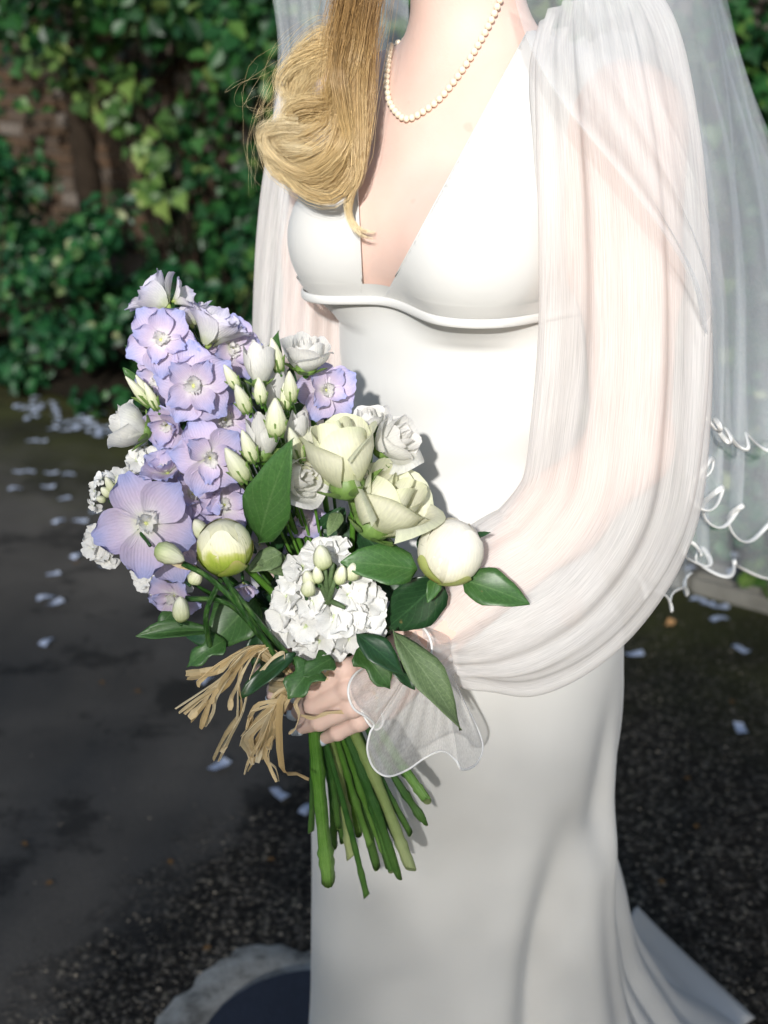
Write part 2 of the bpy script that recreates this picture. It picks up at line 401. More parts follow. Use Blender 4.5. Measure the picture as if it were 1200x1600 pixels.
tag(mb.build('grit', M['grit'], smooth=False), kind='stuff')['label'] = 'loose dark grit scattered on the coarse asphalt'

# concrete collar with an iron cover beside the hem of the dress
MC = G(490, 1655); MCR = (G(375, 1560) - MC).length
def mat_conc():
    m, n, o = mat('old_concrete'); p = principled(n, o, 0.9, 0.2)
    t = noise(n, 22, 8, 0.7); r = ramp(n, [(0.3, (0.10, 0.095, 0.085)), (0.48, (0.30, 0.295, 0.265)), (0.75, (0.46, 0.45, 0.42))]); n.links.new(t.outputs['Fac'], r.inputs[0])
    n.links.new(r.outputs[0], p.inputs['Base Color']); t2 = noise(n, 120, 5, 0.7); n.links.new(bump(n, t2.outputs['Fac'], 0.8, 0.006).outputs[0], p.inputs['Normal']); return m
M['concrete'] = mat_conc()
na = 96; vs, fs = [], []
for ring, (rf, z) in enumerate(((0.97, 0.003), (1.0, 0.009), (1.25, 0.010), (1.42, 0.002))):
    for i in range(na):
        a = 2 * math.pi * i / na
        rr = MCR * (rf + (0.10 * math.sin(3 * a + 1) + 0.07 * math.sin(7 * a) + rng.uniform(-.04, .04) if ring >= 2 else 0))
        vs.append((MC.x + rr * math.cos(a), MC.y + rr * math.sin(a), z))
tag(mesh_obj('concrete_collar', vs, grid_faces(na, 4, True), M['concrete']), kind='structure')
M['iron'] = simple('dark_blue_iron', (0.018, 0.021, 0.034), 0.55, 0.5, 0.35, 60, 0.5, 90, 0.002)
bm = bmesh.new()
bmesh.ops.create_circle(bm, cap_ends=True, segments=72, radius=MCR * 0.965)
g = bmesh.ops.extrude_face_region(bm, geom=bm.faces[:]); bmesh.ops.translate(bm, vec=(0, 0, 0.022), verts=[x for x in g['geom'] if isinstance(x, bmesh.types.BMVert)])
bmesh.ops.bevel(bm, geom=[e for e in bm.edges if all(v.co.z > .02 for v in e.verts)], offset=0.006, segments=3, affect='EDGES')
me = bpy.data.meshes.new('cover_plate'); bm.to_mesh(me); bm.free(); me.materials.append(M['iron'])
mh = thing('manhole_cover', 'round dark blue iron cover set in a pale concrete collar', 'manhole cover', (MC.x, MC.y, 0.003))
pl = mesh_obj('plate', None, None, None, None, data=me); pl.location = (MC.x, MC.y, 0.003); adopt(pl, mh)
# kerb stones and the planted bed behind
M['kerb'] = simple('kerb_stone', (0.17, 0.165, 0.145), 0.9, 0.2, 0.5, 14, 0.8, 60, 0.006)
M['soil'] = simple('dark_soil', (0.022, 0.017, 0.011), 0.95, 0.1, 0.5, 9, 0.9, 40, 0.02)
bed = mesh_obj('planting_bed', [K(-30, .11, .05), K(30, .11, .05), K(30, 9, .05), K(-30, 9, .05)], [(0, 1, 2, 3)], M['soil'], smooth=False); tag(bed, kind='structure')
kerb = thing('kerb', None, None, K(0, 0, 0)); tag(kerb, kind='structure')
bm = bmesh.new(); bmesh.ops.create_cube(bm, size=1); bmesh.ops.scale(bm, vec=(.60, .11, .11), verts=bm.verts[:])
bmesh.ops.bevel(bm, geom=bm.edges[:], offset=.014, segments=2, affect='EDGES')
kme = bpy.data.meshes.new('kerb_stone'); bm.to_mesh(kme); bm.free(); kme.materials.append(M['kerb'])
ka = math.atan2(KD.y, KD.x)
kmoss = kme.copy(); kmoss.materials.clear(); kmoss.materials.append(simple('mossy_kerb', (.035, .035, .014), .95, .1, .5, 14, .8, 60, .006))
for i in range(-6, 13):
    s = mesh_obj('kerb_stone', None, None, None, data=kme if i > 3 else kmoss); s.location = K(i * .612, .05 + rng.uniform(-.008, .008), (.006 if i > 3 else -.052) + rng.uniform(-.004, .004)); s.rotation_euler = (rng.uniform(-.02, .02), 0, ka + rng.uniform(-.012, .012)); adopt(s, kerb)

# ---- brick wall behind the bed
WV = 1.75                                   # distance of its face behind the kerb
wall = thing('brick_wall', 'old brown brick garden wall half covered by ivy', 'wall', K(-1, WV, 0))
M['mortar'] = simple('mortar', (0.10, 0.088, 0.075), 0.95, 0.1, 0.4, 30, 0.6, 80, .004)
def mat_brick():
    m, n, o = mat('brick'); p = principled(n, o, 0.9, 0.15)
    oi = nd(n, 'ShaderNodeObjectInfo'); r = ramp(n, [(0, (0.055, 0.032, 0.02)), (.35, (0.10, 0.055, 0.033)), (.65, (0.075, 0.05, 0.038)), (.85, (0.15, 0.12, 0.10)), (1, (0.22, 0.19, 0.17))])
    n.links.new(oi.outputs['Random'], r.inputs[0]); t = noise(n, 35, 5, .65); c = mix(n, r.outputs[0], (0.03, 0.025, 0.015), t.outputs['Fac'])
    n.links.new(c, p.inputs['Base Color']); n.links.new(bump(n, t.outputs['Fac'], .6, .004).outputs[0], p.inputs['Normal']); return m
M['brick'] = mat_brick()
vs = [K(-14, WV + .012, 0), K(14, WV + .012, 0), K(14, WV + .25, 0), K(-14, WV + .25, 0)]; vs += [v + Vector((0, 0, 3.6)) for v in vs]
back = mesh_obj('mortar_backing', vs, [(0, 1, 5, 4), (1, 2, 6, 5), (2, 3, 7, 6), (3, 0, 4, 7), (4, 5, 6, 7)], M['mortar'], smooth=False); adopt(back, wall)
bm = bmesh.new(); bmesh.ops.create_cube(bm, size=1); bmesh.ops.scale(bm, vec=(.215, .10, .065), verts=bm.verts[:]); bmesh.ops.bevel(bm, geom=bm.edges[:], offset=.006, segments=1, affect='EDGES')
bme = bpy.data.meshes.new('brick'); bm.to_mesh(bme); bm.free(); bme.materials.append(M['brick'])
nb = 0
u0 = KT(P(-60, 300, 7.0))[0]
for r_ in range(4, 34):
    for c_ in range(-3, 8):
        u = -2.2 + c_ * .225 + (.112 if r_ % 2 else 0); z = .05 + r_ * .075
        d_ = np.array(K(u, WV, z)) - CAMP; zc = d_ @ FWD; px = 600 + FPX * (d_ @ RGT) / zc; py = 800 - FPX * (d_ @ UPV) / zc
        if px < -60 or px > 330 or py > 420 or py < -40: continue
        b = mesh_obj('brick', None, None, None, data=bme); b.location = K(u, WV + .045 + rng.uniform(-.006, .004), z); b.rotation_euler = (0, 0, ka + rng.uniform(-.01, .01)); adopt(b, wall); nb += 1

# ---- foliage
def mat_foliage(name, stops, trans=.25, rough=.42):
    m, n, o = mat(name)
    tc = nd(n, 'ShaderNodeTexCoord'); sep = nd(n, 'ShaderNodeSeparateXYZ'); n.links.new(tc.outputs['UV'], sep.inputs[0])
    r = ramp(n, stops); n.links.new(sep.outputs['X'], r.inputs[0])
    p = nd(n, 'ShaderNodeBsdfPrincipled'); p.inputs['Roughness'].default_value = rough; p.inputs['Specular IOR Level'].default_value = .28
    tl = nd(n, 'ShaderNodeBsdfTranslucent'); ms = nd(n, 'ShaderNodeMixShader'); ms.inputs[0].default_value = trans
    n.links.new(r.outputs[0], p.inputs['Base Color']); n.links.new(r.outputs[0], tl.inputs[0])
    n.links.new(p.outputs[0], ms.inputs[1]); n.links.new(tl.outputs[0], ms.inputs[2]); n.links.new(ms.outputs[0], o.inputs[0]); return m
M['leaf_ivy'] = mat_foliage('ivy_leaf', [(0, (0.006, 0.028, 0.009)), (.5, (0.012, 0.058, 0.016)), (.85, (0.024, 0.095, 0.022)), (.96, (0.07, 0.15, 0.03)), (1, (.14, .19, .06))])
M['leaf_shrub'] = mat_foliage('shrub_leaf', [(0, (0.005, 0.030, 0.012)), (.5, (0.010, 0.062, 0.020)), (.85, (0.022, 0.10, 0.028)), (.97, (0.06, 0.14, 0.04)), (1, (.34, .36, .2))])
M['leaf_bright'] = mat_foliage('bright_leaf', [(0, (0.03, 0.075, 0.018)), (.5, (0.055, 0.12, 0.025)), (.9, (0.12, 0.20, 0.045)), (1, (.2, .26, .07))])
M['bark'] = simple('bark', (0.022, 0.016, 0.011), .95, .1, .5, 30, 1.0, 50, .01)
lv = np.array([(0, 0, 0), (-.26, .22, .05), (-.36, .5, .07), (-.2, .82, .04), (0, 1.0, -.06), (.2, .82, .04), (.36, .5, .07), (.26, .22, .05), (0, .3, 0), (0, .7, 0)])
lf = [(0, 8, 1), (1, 8, 9, 2), (2, 9, 3), (3, 9, 4), (4, 9, 5), (5, 9, 6), (6, 9, 8, 7), (7, 8, 0)]
iv = np.array([(0, 0, 0), (-.42, -.02, .03), (-.5, .3, .06), (-.26, .48, .02), (0, 1.0, -.05), (.26, .48, .02), (.5, .3, .06), (.42, -.02, .03), (0, .3, 0), (0, .62, 0)])
def leaves(name, pos, nor, size, material, parent, shape=lv, droop=.5, jit=.55):
    N = len(pos); nor = nor / (np.linalg.norm(nor, axis=1)[:, None] + 1e-9)
    z = nor + nrng.normal(0, jit, (N, 3)); z /= np.linalg.norm(z, axis=1)[:, None]
    y = nrng.normal(0, 1, (N, 3)) + np.array((0, 0, -droop * 2)); y -= z * (y * z).sum(1)[:, None]; y /= np.linalg.norm(y, axis=1)[:, None]
    x = np.cross(y, z)
    s = size * nrng.uniform(.6, 1.35, N)
    v = pos[:, None, :] + s[:, None, None] * (shape[None, :, 0:1] * x[:, None] + shape[None, :, 1:2] * y[:, None] + shape[None, :, 2:3] * z[:, None])
    k = len(shape); off = np.arange(N) * k
    faces = [tuple(i + o for i in q) for o in off for q in lf]
    uv = np.repeat(nrng.random(N), k); uv = np.stack([uv, np.tile(shape[:, 1], N)], 1)
    return mesh_obj(name, v.reshape(-1, 3), faces, material, parent, False, uv)
def clump_points(c, r, n):
    d = nrng.normal(0, 1, (n, 3)); d /= np.linalg.norm(d, axis=1)[:, None]
    rad = nrng.uniform(.55, 1.0, n) ** .6
    return np.array(c) + d * np.array(r) * rad[:, None], d
def shrub(name, label, cat, base, clumps, n, size, material, group=None, shape=lv, stems=7):
    t = thing(name, label, cat, base, group)
    pp, nn = [], []
    tot = sum(c[1][0] * c[1][2] for c in clumps)
    for c, r in clumps:
        k = max(20, int(n * r[0] * r[2] / tot)); sub = max(5, int(k / 45))
        # lobes within the clump keep gaps between leaf tufts
        for _ in range(sub):
            d = nrng.normal(0, 1, 3); d /= np.linalg.norm(d); cc = np.array(c) + d * np.array(r) * nrng.uniform(.35, 1.0)
            a, b = clump_points(cc, np.array(r) * nrng.uniform(.22, .42), int(k / sub)); pp.append(a); nn.append(b * .6 + d * .5 + np.array((-.1, -.4, .25)))
    leaves('foliage', np.vstack(pp), np.vstack(nn), size, material, t, shape)
    mb = MB()
    for i in range(stems):
        c, r = clumps[i % len(clumps)]
        top = np.array(c) + nrng.normal(0, .5, 3) * np.array(r); b = np.array(base) + nrng.normal(0, .06, 3) * np.array((1, 1, 0))
        pth = catmull([b, (b + top) / 2 + nrng.normal(0, .06, 3), top], 10); mb.add(*tube(pth, np.linspace(.014, .004, 10), 5))
    mb.build('stems', M['bark'], t)
    return t
# low shrubs along the kerb (u along kerb, from the far left to behind the bride's train)
low = [(-1.15, .50, .95, 'dark glossy shrub at the foot of the bare brick wall', 'leaf_shrub', .065),
       (-.45, .45, .80, 'low dark green shrub spilling over confetti on the road edge', 'leaf_shrub', .055),
       (.25, .55, 1.0, 'leafy green shrub with tiny pale blossoms below the ivy', 'leaf_shrub', .055),
       (.95, .50, 1.1, 'bushy green shrub growing behind the bouquet and right sleeve', 'leaf_ivy', .06),
       (1.75, .50, .9, 'dark shrub hidden behind the bride beside the kerb', 'leaf_shrub', .055),
       (2.55, .45, .62, 'small leafy plant seen through the veil hem by the kerb stones', 'leaf_shrub', .05),
       (3.25, .50, .8, 'leafy plant at the kerb past the hanging veil', 'leaf_bright', .055)]
for u, v, h, lab, mt, sz in low:
    cl = []
    for k in range(5):
        cl.append((K(u + rng.uniform(-.32, .32), v + rng.uniform(-.2, .3), .14 + h * rng.uniform(.1, .72)), (.30, .26, .24)))
    cl.append((K(u, v - .28, .13), (.44, .26, .13))); cl.append((K(u + .2, v - .22, .22), (.3, .2, .16)))
    shrub('shrub', lab, 'shrub', K(u, v, .05), cl, 1500, sz, M[mt], 'shrubs along the kerb')
# ivy over the wall
ivy = thing('ivy', 'thick green ivy hanging over the brick wall', 'ivy', K(.6, WV - .1, .05))
pp, nn = [], []
def wall_px(px, py, v):
    d = ray(px, py); o = np.array(KA); n_ = np.array(KN)
    t = (v + (o - CAMP) @ n_) / (d @ n_); return CAMP + d * t
for k in range(330):
    px, py = rng.uniform(-60, 1300), rng.uniform(-260, 760)
    if px < 235 and 55 < py + rng.gauss(0, 22) < 320 and rng.random() < (.97 if px < 195 else .55): continue
    if 150 < px < 215 and py > 60 and rng.random() < .4: continue
    c = wall_px(px, py, WV - rng.uniform(.05, .45))
    if c[2] < .1: continue
    a, b = clump_points(c, (.20, .16, .20), 34); pp.append(a); nn.append(b * .4 + np.array((-KN.x, -KN.y, .3)))
leaves('foliage', np.vstack(pp), np.vstack(nn), .068, M['leaf_ivy'], ivy, iv)
mb = MB()
for k in range(26):
    u = rng.uniform(-1.6, 3.6); b = np.array(K(u, WV - .03, .05)); pts = [b]
    for q in range(1, 6): pts.append(np.array(K(u + rng.uniform(-.12, .12) * q, WV - rng.uniform(.02, .09), .05 + q * .6)))
    mb.add(*tube(catmull(pts, 24), np.linspace(.014, .005, 24), 5))
mb.build('vines', M['bark'], ivy)
# young yellow-green sprays against the bricks
spray = thing('sapling', 'bright yellow green young leaves in front of the bricks', 'plant', K(-.55, 1.2, .05))
pp, nn = [], []; mb = MB(); bs = np.array(K(-.55, 1.2, .05))
for px, py, n_ in ((178, 178, 9), (165, 145, 5), (205, 215, 4), (150, 60, 8), (232, 232, 5), (240, 255, 5), (245, 195, 4), (235, 290, 8), (100, 110, 7), (112, 150, 6), (60, 50, 6), (200, 20, 12), (140, 20, 10), (80, 90, 8), (262, 300, 8), (215, 120, 6)):
    c = wall_px(px, py, 1.2); a, b = clump_points(c, (.09, .05, .06), n_); pp.append(a); nn.append(b * .2 + np.array((-.2, -1, .3)))
    mb.add(*tube(catmull([bs, bs * .5 + c * .5 + np.array((rng.uniform(-.1, .1), .1, .1)), c], 14), np.linspace(.008, .002, 14), 5))
leaves('foliage', np.vstack(pp), np.vstack(nn), .085, M['leaf_bright'], spray, iv, jit=.3)
mb.build('stems', M['bark'], spray)
# dark trunk leaning against the wall
tr = thing('tree', 'slim dark tree trunk standing before the bare bricks', 'tree', K(-1.0, 1.25, .05))
b0 = wall_px(150, 330, 1.3); b0 = np.array((b0[0], b0[1], 0.03))
pts = [b0, wall_px(138, 290, 1.3), wall_px(124, 180, 1.3), wall_px(112, 90, 1.28), wall_px(95, -20, 1.25), wall_px(70, -300, 1.2)]
v_, f_ = tube(catmull(pts, 40), np.linspace(.075, .05, 40) * (1 + .12 * np.sin(np.arange(40) * 1.7)), 12)
mesh_obj('trunk', v_, f_, M['bark'], tr)
pp, nn = [], []
for k in range(46):
    px, py = rng.uniform(-80, 470), rng.uniform(-420, 35) if k % 3 else rng.uniform(-60, 75)
    c = wall_px(px, py, rng.uniform(.6, 1.3)); a, b = clump_points(c, (.2, .2, .17), 42); pp.append(a); nn.append(b * .6 + np.array((0, -.5, .4)))
leaves('crown', np.vstack(pp), np.vstack(nn), .075, M['leaf_ivy'], tr)

# ---- unseen leaf screen added behind camera, dims road and lower gown like flash falloff
pp, nn = [], []
for k in range(520):
    zt_ = rng.uniform(.5, 3.52) if k % 9 else rng.uniform(3.2, 3.85); a, b = clump_points((rng.uniform(-4.6, .8), -6.0 + rng.uniform(-.25, .25), zt_), (.34, .2, .22), 34); pp.append(a); nn.append(b + np.array((0, .6, .2)))
shade_screen = leaves('shade_leaves', np.vstack(pp), np.vstack(nn), .075, M['leaf_shrub'], None); tag(shade_screen, kind='stuff')['label'] = 'unseen leaf screen added behind the camera to shade the lower gown'

# ---- paper confetti strewn on the road
M['confetti'] = leafy('confetti_paper', [(0, (.40, .48, .66)), (.5, (.52, .60, .76)), (1, (.66, .70, .78))], trans=.2, rough=.9, axis='X', patches=.3)
M['confetti_warm'] = simple('warm_paper', (.55, .30, .12), .9, .2)
def confetti_mesh(k):
    r = random.Random(k); L, W = .024, .011; vs = []; nu, nv = 5, 3; a, b, c = r.uniform(-.010, .010), r.uniform(-.005, .005), r.uniform(0, 6)
    for j in range(nv):
        for i in range(nu):
            x = (i / (nu - 1) - .5) * 2; y = (j / (nv - 1) - .5) * 2
            vs.append((x * L, y * W, .0035 + a * x * x * .5 + abs(a) * .5 + b * x * y * .6 + .0015 * math.sin(3 * x + c)))
    vs = np.array(vs); vs[:, 2] -= vs[:, 2].min() - .0015
    me = bpy.data.meshes.new('confetti'); me.from_pydata([tuple(v) for v in vs], [], grid_faces(nu, nv)); me.materials.append(M['confetti']); me.polygons.foreach_set('use_smooth', [True] * len(me.polygons))
    uvl = me.uv_layers.new(name='UVMap')
    return me
cmesh = [confetti_mesh(k) for k in range(7)]
def confetti(px, py, ang, label, group, s=1.0, warm=False):
    p = G(px, py, .006)
    o = mesh_obj('confetti', None, None, None, data=cmesh[rng.randrange(7)]); o.location = p; o.rotation_euler = (0, 0, R(ang)); o.scale = (s, s, s)
    if warm:
        o.material_slots[0].link = 'OBJECT'; o.material_slots[0].material = M['confetti_warm']
    return tag(o, label, 'confetti', group)
L1 = 'pale blue paper confetti strip lying loose on the dark asphalt'
for px, py, a in ((72, 1005, 80), (86, 944, 50), (72, 936, 20), (83, 898, 40), (167, 884, 10), (92, 815, 50), (125, 815, 0), (101, 780, 30), (75, 762, 0), (24, 765, 0), (80, 740, 0), (107, 742, 0), (44, 738, 10), (28, 738, 0), (66, 690, 0), (50, 690, 10), (150, 800, 20), (120, 870, 70)):
    confetti(px, py, a + rng.uniform(-12, 12), L1, 'confetti on the open road', rng.uniform(.8, 1.0))
confetti(343, 1198, 55, 'pale blue confetti strip below the raffia ends', None, 1.05)
confetti(437, 1243, -55, 'pale blue confetti strip beside the skirt and stems', None, .95)
confetti(478, 1266, 70, 'pale blue confetti scrap touching the edge of the skirt', None, .8)
confetti(322, 1063, 60, 'pale confetti strip half hidden behind the raffia bow', None, .9)
for px, py, a in ((990, 1024, 5), (1158, 1016, -60), (1157, 1140, 88), (1124, 968, 20)):
    confetti(px, py, a, 'pale blue confetti strip on the road past the veil', 'confetti past the veil', 1.0)
confetti(1047, 976, 65, 'orange brown paper confetti strip on the road past the veil', None, .9, True)
for k in range(70):
    px = rng.uniform(15, 260); py = 632 + (px - 20) * .23 + rng.gauss(0, 11)
    confetti(px, py, rng.uniform(0, 180), 'pale confetti strip in the drift along the shrub edge', 'confetti drift along the shrubs', rng.uniform(.8, 1.05))
for px, py in ((1020, 905), (1075, 925), (1092, 940), (1105, 945), (1125, 950), (1140, 930), (1180, 945), (1120, 895), (1095, 885), (1135, 905)):
    p = G(px, py); confetti(px, py, rng.uniform(0, 180), 'pale confetti strip in the drift at the kerb stones', 'confetti drift at the kerb stones', rng.uniform(.8, 1.1)).location.z = .075 if KT(p)[1] > -.02 else .006
M['dead_leaf'] = simple('dead_leaf', (.16, .085, .03), .8, .2, .4, 60)
for px, py in ((35, 1318), (72, 1385), (210, 1082), (115, 880), (1035, 1384), (1140, 1100), (430, 1345), (265, 1345), (330, 1480), (1070, 1220), (1090, 1290), (163, 1070)):
    N_ = lv * .016; a = rng.uniform(0, 6.28); ca, sa = math.cos(a), math.sin(a)
    q = np.stack([N_[:, 0] * ca - N_[:, 1] * sa, N_[:, 0] * sa + N_[:, 1] * ca, N_[:, 2] + .004], 1)
    o = mesh_obj('fallen_leaf', q, lf, M['dead_leaf']); o.location = G(px, py, 0.002)
    tag(o, 'tiny dry orange brown leaf fallen on the asphalt', 'leaf', 'fallen leaves on the road')

# ================================================================== THE BRIDE
YAW = R(42)
BF = np.array((-math.sin(YAW), -math.cos(YAW), 0.0)); BL = np.array((math.cos(YAW), -math.sin(YAW), 0.0)); BC = np.array((0.07, 1.22, 0.0))
def B(l, f, z): return BC + BL * l + BF * f + np.array((0, 0, z))
def to_body(p):
    q = p - BC; return np.stack([q @ BL, q @ BF, p[..., 2]], -1)
def f_torso(p, bust=1.0, grow=0.0):
    q = to_body(p)
    d = sd_ell(q, (0, -.008, 1.205), (.128, .090, .20))                          # ribs
    d = smin(d, sd_ell(q, (0, .0, 1.045), (.110, .084, .19)), .05)               # waist
    d = smin(d, sd_ell(q, (0, -.012, .84), (.160, .128, .20)), .06)              # pelvis
    d = smin(d, sd_ell(q, (0, -.012, 1.325), (.135, .070, .09)), .05)            # upper chest
    for s in (-1, 1):
        d = smin(d, sd_cone(q, (s * .02, -.022, 1.385), (s * .150, -.022, 1.362), .047, .044), .04)   # shoulder girdle
        d = smin(d, sd_cone(q, (s * .018, .034, 1.372), (s * .115, .012, 1.392), .006, .007), .014)      # collar bone
        if bust: d = smin(d, sd_ell(q, (s * .070, .062, 1.250), (.063, .063, .064)), .030)
    d = smin(d, sd_ell(q, (0, .060, 1.262), (.072, .050, .052)), .035)
    return d - grow
def f_neck(q, d):
    d = smin(d, sd_cone(q, (0, -.022, 1.36), (0, .004, 1.52), .053, .049), .035)
    return d
# --- joints of the arms
S_l = B(.168, -.02, 1.352); E_l = np.array(P(985, 700, 1.09)); W_l = np.array(P(672, 1000, 1.03))
S_r = B(-.168, -.02, 1.352); E_r = np.array(P(478, 640, 1.30)); W_r = np.array(P(442, 950, 1.12))
def f_arm(p, d, S, E, W, side):
    up = S * .55 + E * .45
    d = smin(d, sd_cone(p, S, up, .048, .041), .03)
    d = smin(d, sd_cone(p, up, E, .041, .034), .02)
    mid = E * .65 + W * .35
    d = smin(d, sd_cone(p, E, mid, .034, .036), .02)
    d = smin(d, sd_cone(p, mid, W, .036, .0235), .02)
    return d
# left hand: knuckle, middle joint, end joint, tip of each finger
def PX(*a): return np.array(P(*a))
FING = [  # index, middle, ring, little
    [(598, 1026, 1.008), (540, 1046, .975), (492, 1076, .985), (470, 1086, 1.012)],
    [(604, 1052, 1.002), (545, 1076, .968), (490, 1103, .980), (466, 1112, 1.008)],
    [(606, 1080, 1.000), (552, 1104, .968), (500, 1127, .980), (472, 1136, 1.000)],
    [(604, 1106, 1.002), (562, 1127, .976), (528, 1144, .985), (508, 1153, .998)]]
FRAD = [(.0105, .0092, .0082, .0066), (.0105, .0094, .0084, .0066), (.0102, .0090, .0080, .0062), (.0092, .0079, .0070, .0056)]
FJ = [[PX(*j) for j in f] for f in FING]
TH = [PX(640, 1000, 1.045), PX(600, 985, 1.06), PX(560, 985, 1.062), PX(530, 992, 1.055)]
def f_hand(p):
    d = f_arm(p, np.full(p.shape[:-1], 1.0), S_l, E_l, W_l, 1)
    pal = None
    for k in range(4):
        base = W_l + (FJ[k][0] - W_l) * .12 + np.array((0, 0, .012 - .008 * k))
        c = sd_cone(p, base, FJ[k][0], .016, .0112)
        pal = c if pal is None else smin(pal, c, .012)
    d = smin(d, pal, .012)
    for k in range(4):
        r = FRAD[k]; fd = None
        for a in range(3):
            c = sd_cone(p, FJ[k][a], FJ[k][a + 1], r[a], r[a + 1]); fd = c if fd is None else smin(fd, c, .004)
        fd = smin(fd, np.linalg.norm(p - FJ[k][1] - np.array((0, -.0012, .001)), axis=-1) - r[1] * 1.03, .003)
        d = smin(d, fd, .0028)
    td = None
    for a, (r0, r1) in enumerate(((.016, .012), (.012, .0105), (.0105, .008))):
        c = sd_cone(p, TH[a], TH[a + 1], r0, r1); td = c if td is None else smin(td, c, .004)
    return smin(d, td, .006)
# right hand closes on the stems from the far side: only its finger ends show
RF = [[PX(470, 1015, 1.085), PX(440, 1030, 1.065), PX(416, 1043, 1.035), PX(408, 1050, 1.015)],
      [PX(472, 1045, 1.09), PX(448, 1062, 1.07), PX(432, 1078, 1.04), PX(428, 1088, 1.02)],
      [PX(476, 1075, 1.09), PX(462, 1088, 1.07), PX(452, 1100, 1.045), PX(450, 1106, 1.03)],
      [PX(485, 1095, 1.09), PX(476, 1105, 1.07), PX(470, 1112, 1.055), PX(468, 1118, 1.045)]]
def f_rhand(p):
    d = f_arm(p, np.full(p.shape[:-1], 1.0), S_r, E_r, W_r, -1)
    for k in range(4):
        d = smin(d, sd_cone(p, W_r, RF[k][0], .018, .011), .012)
        r = FRAD[k]
        for a in range(3): d = smin(d, sd_cone(p, RF[k][a], RF[k][a + 1], r[a], r[a + 1]), .003)
    td = sd_cone(p, W_r, PX(450, 960, 1.07), .017, .012); td = smin(td, sd_cone(p, PX(450, 960, 1.07), PX(480, 985, 1.05), .012, .009), .004)
    return smin(d, td, .006)
cutL = W_l * .84 + E_l * .16; dirL = (W_l - E_l) / np.linalg.norm(W_l - E_l)
cutR = W_r * .84 + E_r * .16; dirR = (W_r - E_r) / np.linalg.norm(W_r - E_r)
def f_head(q, d):
    d = smin(d, sd_ell(q, (0, .012, 1.655), (.074, .092, .105)), .02)
    d = smin(d, sd_ell(q, (0, .050, 1.575), (.050, .045, .050)), .03)            # jaw and chin
    d = smin(d, sd_cone(q, (0, .100, 1.648), (0, .120, 1.612), .009, .014), .012)  # nose
    for s in (-1, 1):
        d = smin(d, sd_ell(q, (s * .076, .0, 1.63), (.010, .020, .032)), .008)     # ears
        d = np.maximum(d, -(sd_ell(q, (s * .032, .108, 1.652), (.016, .016, .011)))) # eye sockets
        d = np.minimum(d, sd_ell(q, (s * .032, .086, 1.652), (.013, .013, .012)))
    return smin(d, sd_cone(q, (-.017, .095, 1.580), (.017, .095, 1.580), .007, .007), .008)
def f_body(p):
    q = to_body(p); d = f_torso(p); d = f_neck(q, d); d = f_head(q, d)
    dl = f_arm(p, d, S_l, E_l, W_l, 1); dl = np.where(((p - cutL) @ dirL) > 0, np.maximum(dl, (p - cutL) @ dirL), dl)
    dr = f_arm(p, d, S_r, E_r, W_r, -1); dr = np.where(((p - cutR) @ dirR) > 0, np.maximum(dr, (p - cutR) @ dirR), dr)
    # each arm is trimmed at its own wrist only
    return np.minimum(np.where(((p - cutL) @ dirL) > 0, np.minimum(d, dl), dl), np.where(((p - cutR) @ dirR) > 0, np.minimum(d, dr), dr))
def trace(px, py, fn, t0=.7):
    d = ray(px, py); d = d / np.linalg.norm(d); t = t0
    for _ in range(90):
        v = float(fn((CAMP + d * t)[None])[0])
        if v < 2e-4: break
        t += v * .8
        if t > 2.5: return None
    return CAMP + d * t
def fn_skin(p): return f_neck(to_body(p), f_torso(p))

def mat_skin():
    m, n, o = mat('skin'); p = principled(n, o, .55, .2)
    t = noise(n, 14, 3); c = mix(n, (.66, .445, .365), (.745, .57, .495), t.outputs['Fac']); t3 = noise(n, 260, 3, .6)
    sp = ramp(n, [(.74, 0.), (.80, .25)]); n.links.new(noise(n, 55, 1, .4).outputs['Fac'], sp.inputs[0])
    c = mix(n, c, (.50, .26, .19), sp.outputs[0])
    n.links.new(c, p.inputs['Base Color']); n.links.new(bump(n, t3.outputs['Fac'], .30, .0008).outputs[0], p.inputs['Normal'])
    p.inputs['Subsurface Weight'].default_value = .12; p.inputs['Subsurface Radius'].default_value = (.012, .005, .003); p.inputs['Subsurface Scale'].default_value = .6
    return m
M['skin'] = mat_skin()
def mat_satin():
    m, n, o = mat('ivory_satin'); p = principled(n, o, .56, .30)
    t = noise(n, 7, 3); c = mix(n, (.595, .59, .565), (.635, .63, .605), t.outputs['Fac'])
    n.links.new(c, p.inputs['Base Color'])
    p.inputs['Sheen Weight'].default_value = .15; p.inputs['Sheen Roughness'].default_value = .4
    t2 = noise(n, 9, 4, .5); t3 = noise(n, 900, 2, .5)
    t4 = noise(n, 30, 3, .5, stretch=(1, 1, .35)); b0 = bump(n, t4.outputs['Fac'], .10, .004); b1 = bump(n, t2.outputs['Fac'], .14, .012); n.links.new(b0.outputs[0], b1.inputs['Normal']); b2 = bump(n, t3.outputs['Fac'], .08, .0004); n.links.new(b1.outputs[0], b2.inputs['Normal'])
    n.links.new(b2.outputs[0], p.inputs['Normal']); return m
M['satin'] = mat_satin()
M['sleeve'] = sheer('sheer_crepe', (.90, .885, .865), .56, .12, (60, 2.2, 1), 9)
M['cuff'] = sheer('sheer_cuff', (.90, .885, .865), .42, .10, (30, 3, 1), 9)
M['tulle'] = sheer('tulle', (.86, .90, .93), .25, .05, (260, 260, 1), 3)
M['hem'] = simple('satin_cord', (.80, .80, .78), .4, .5, .05)

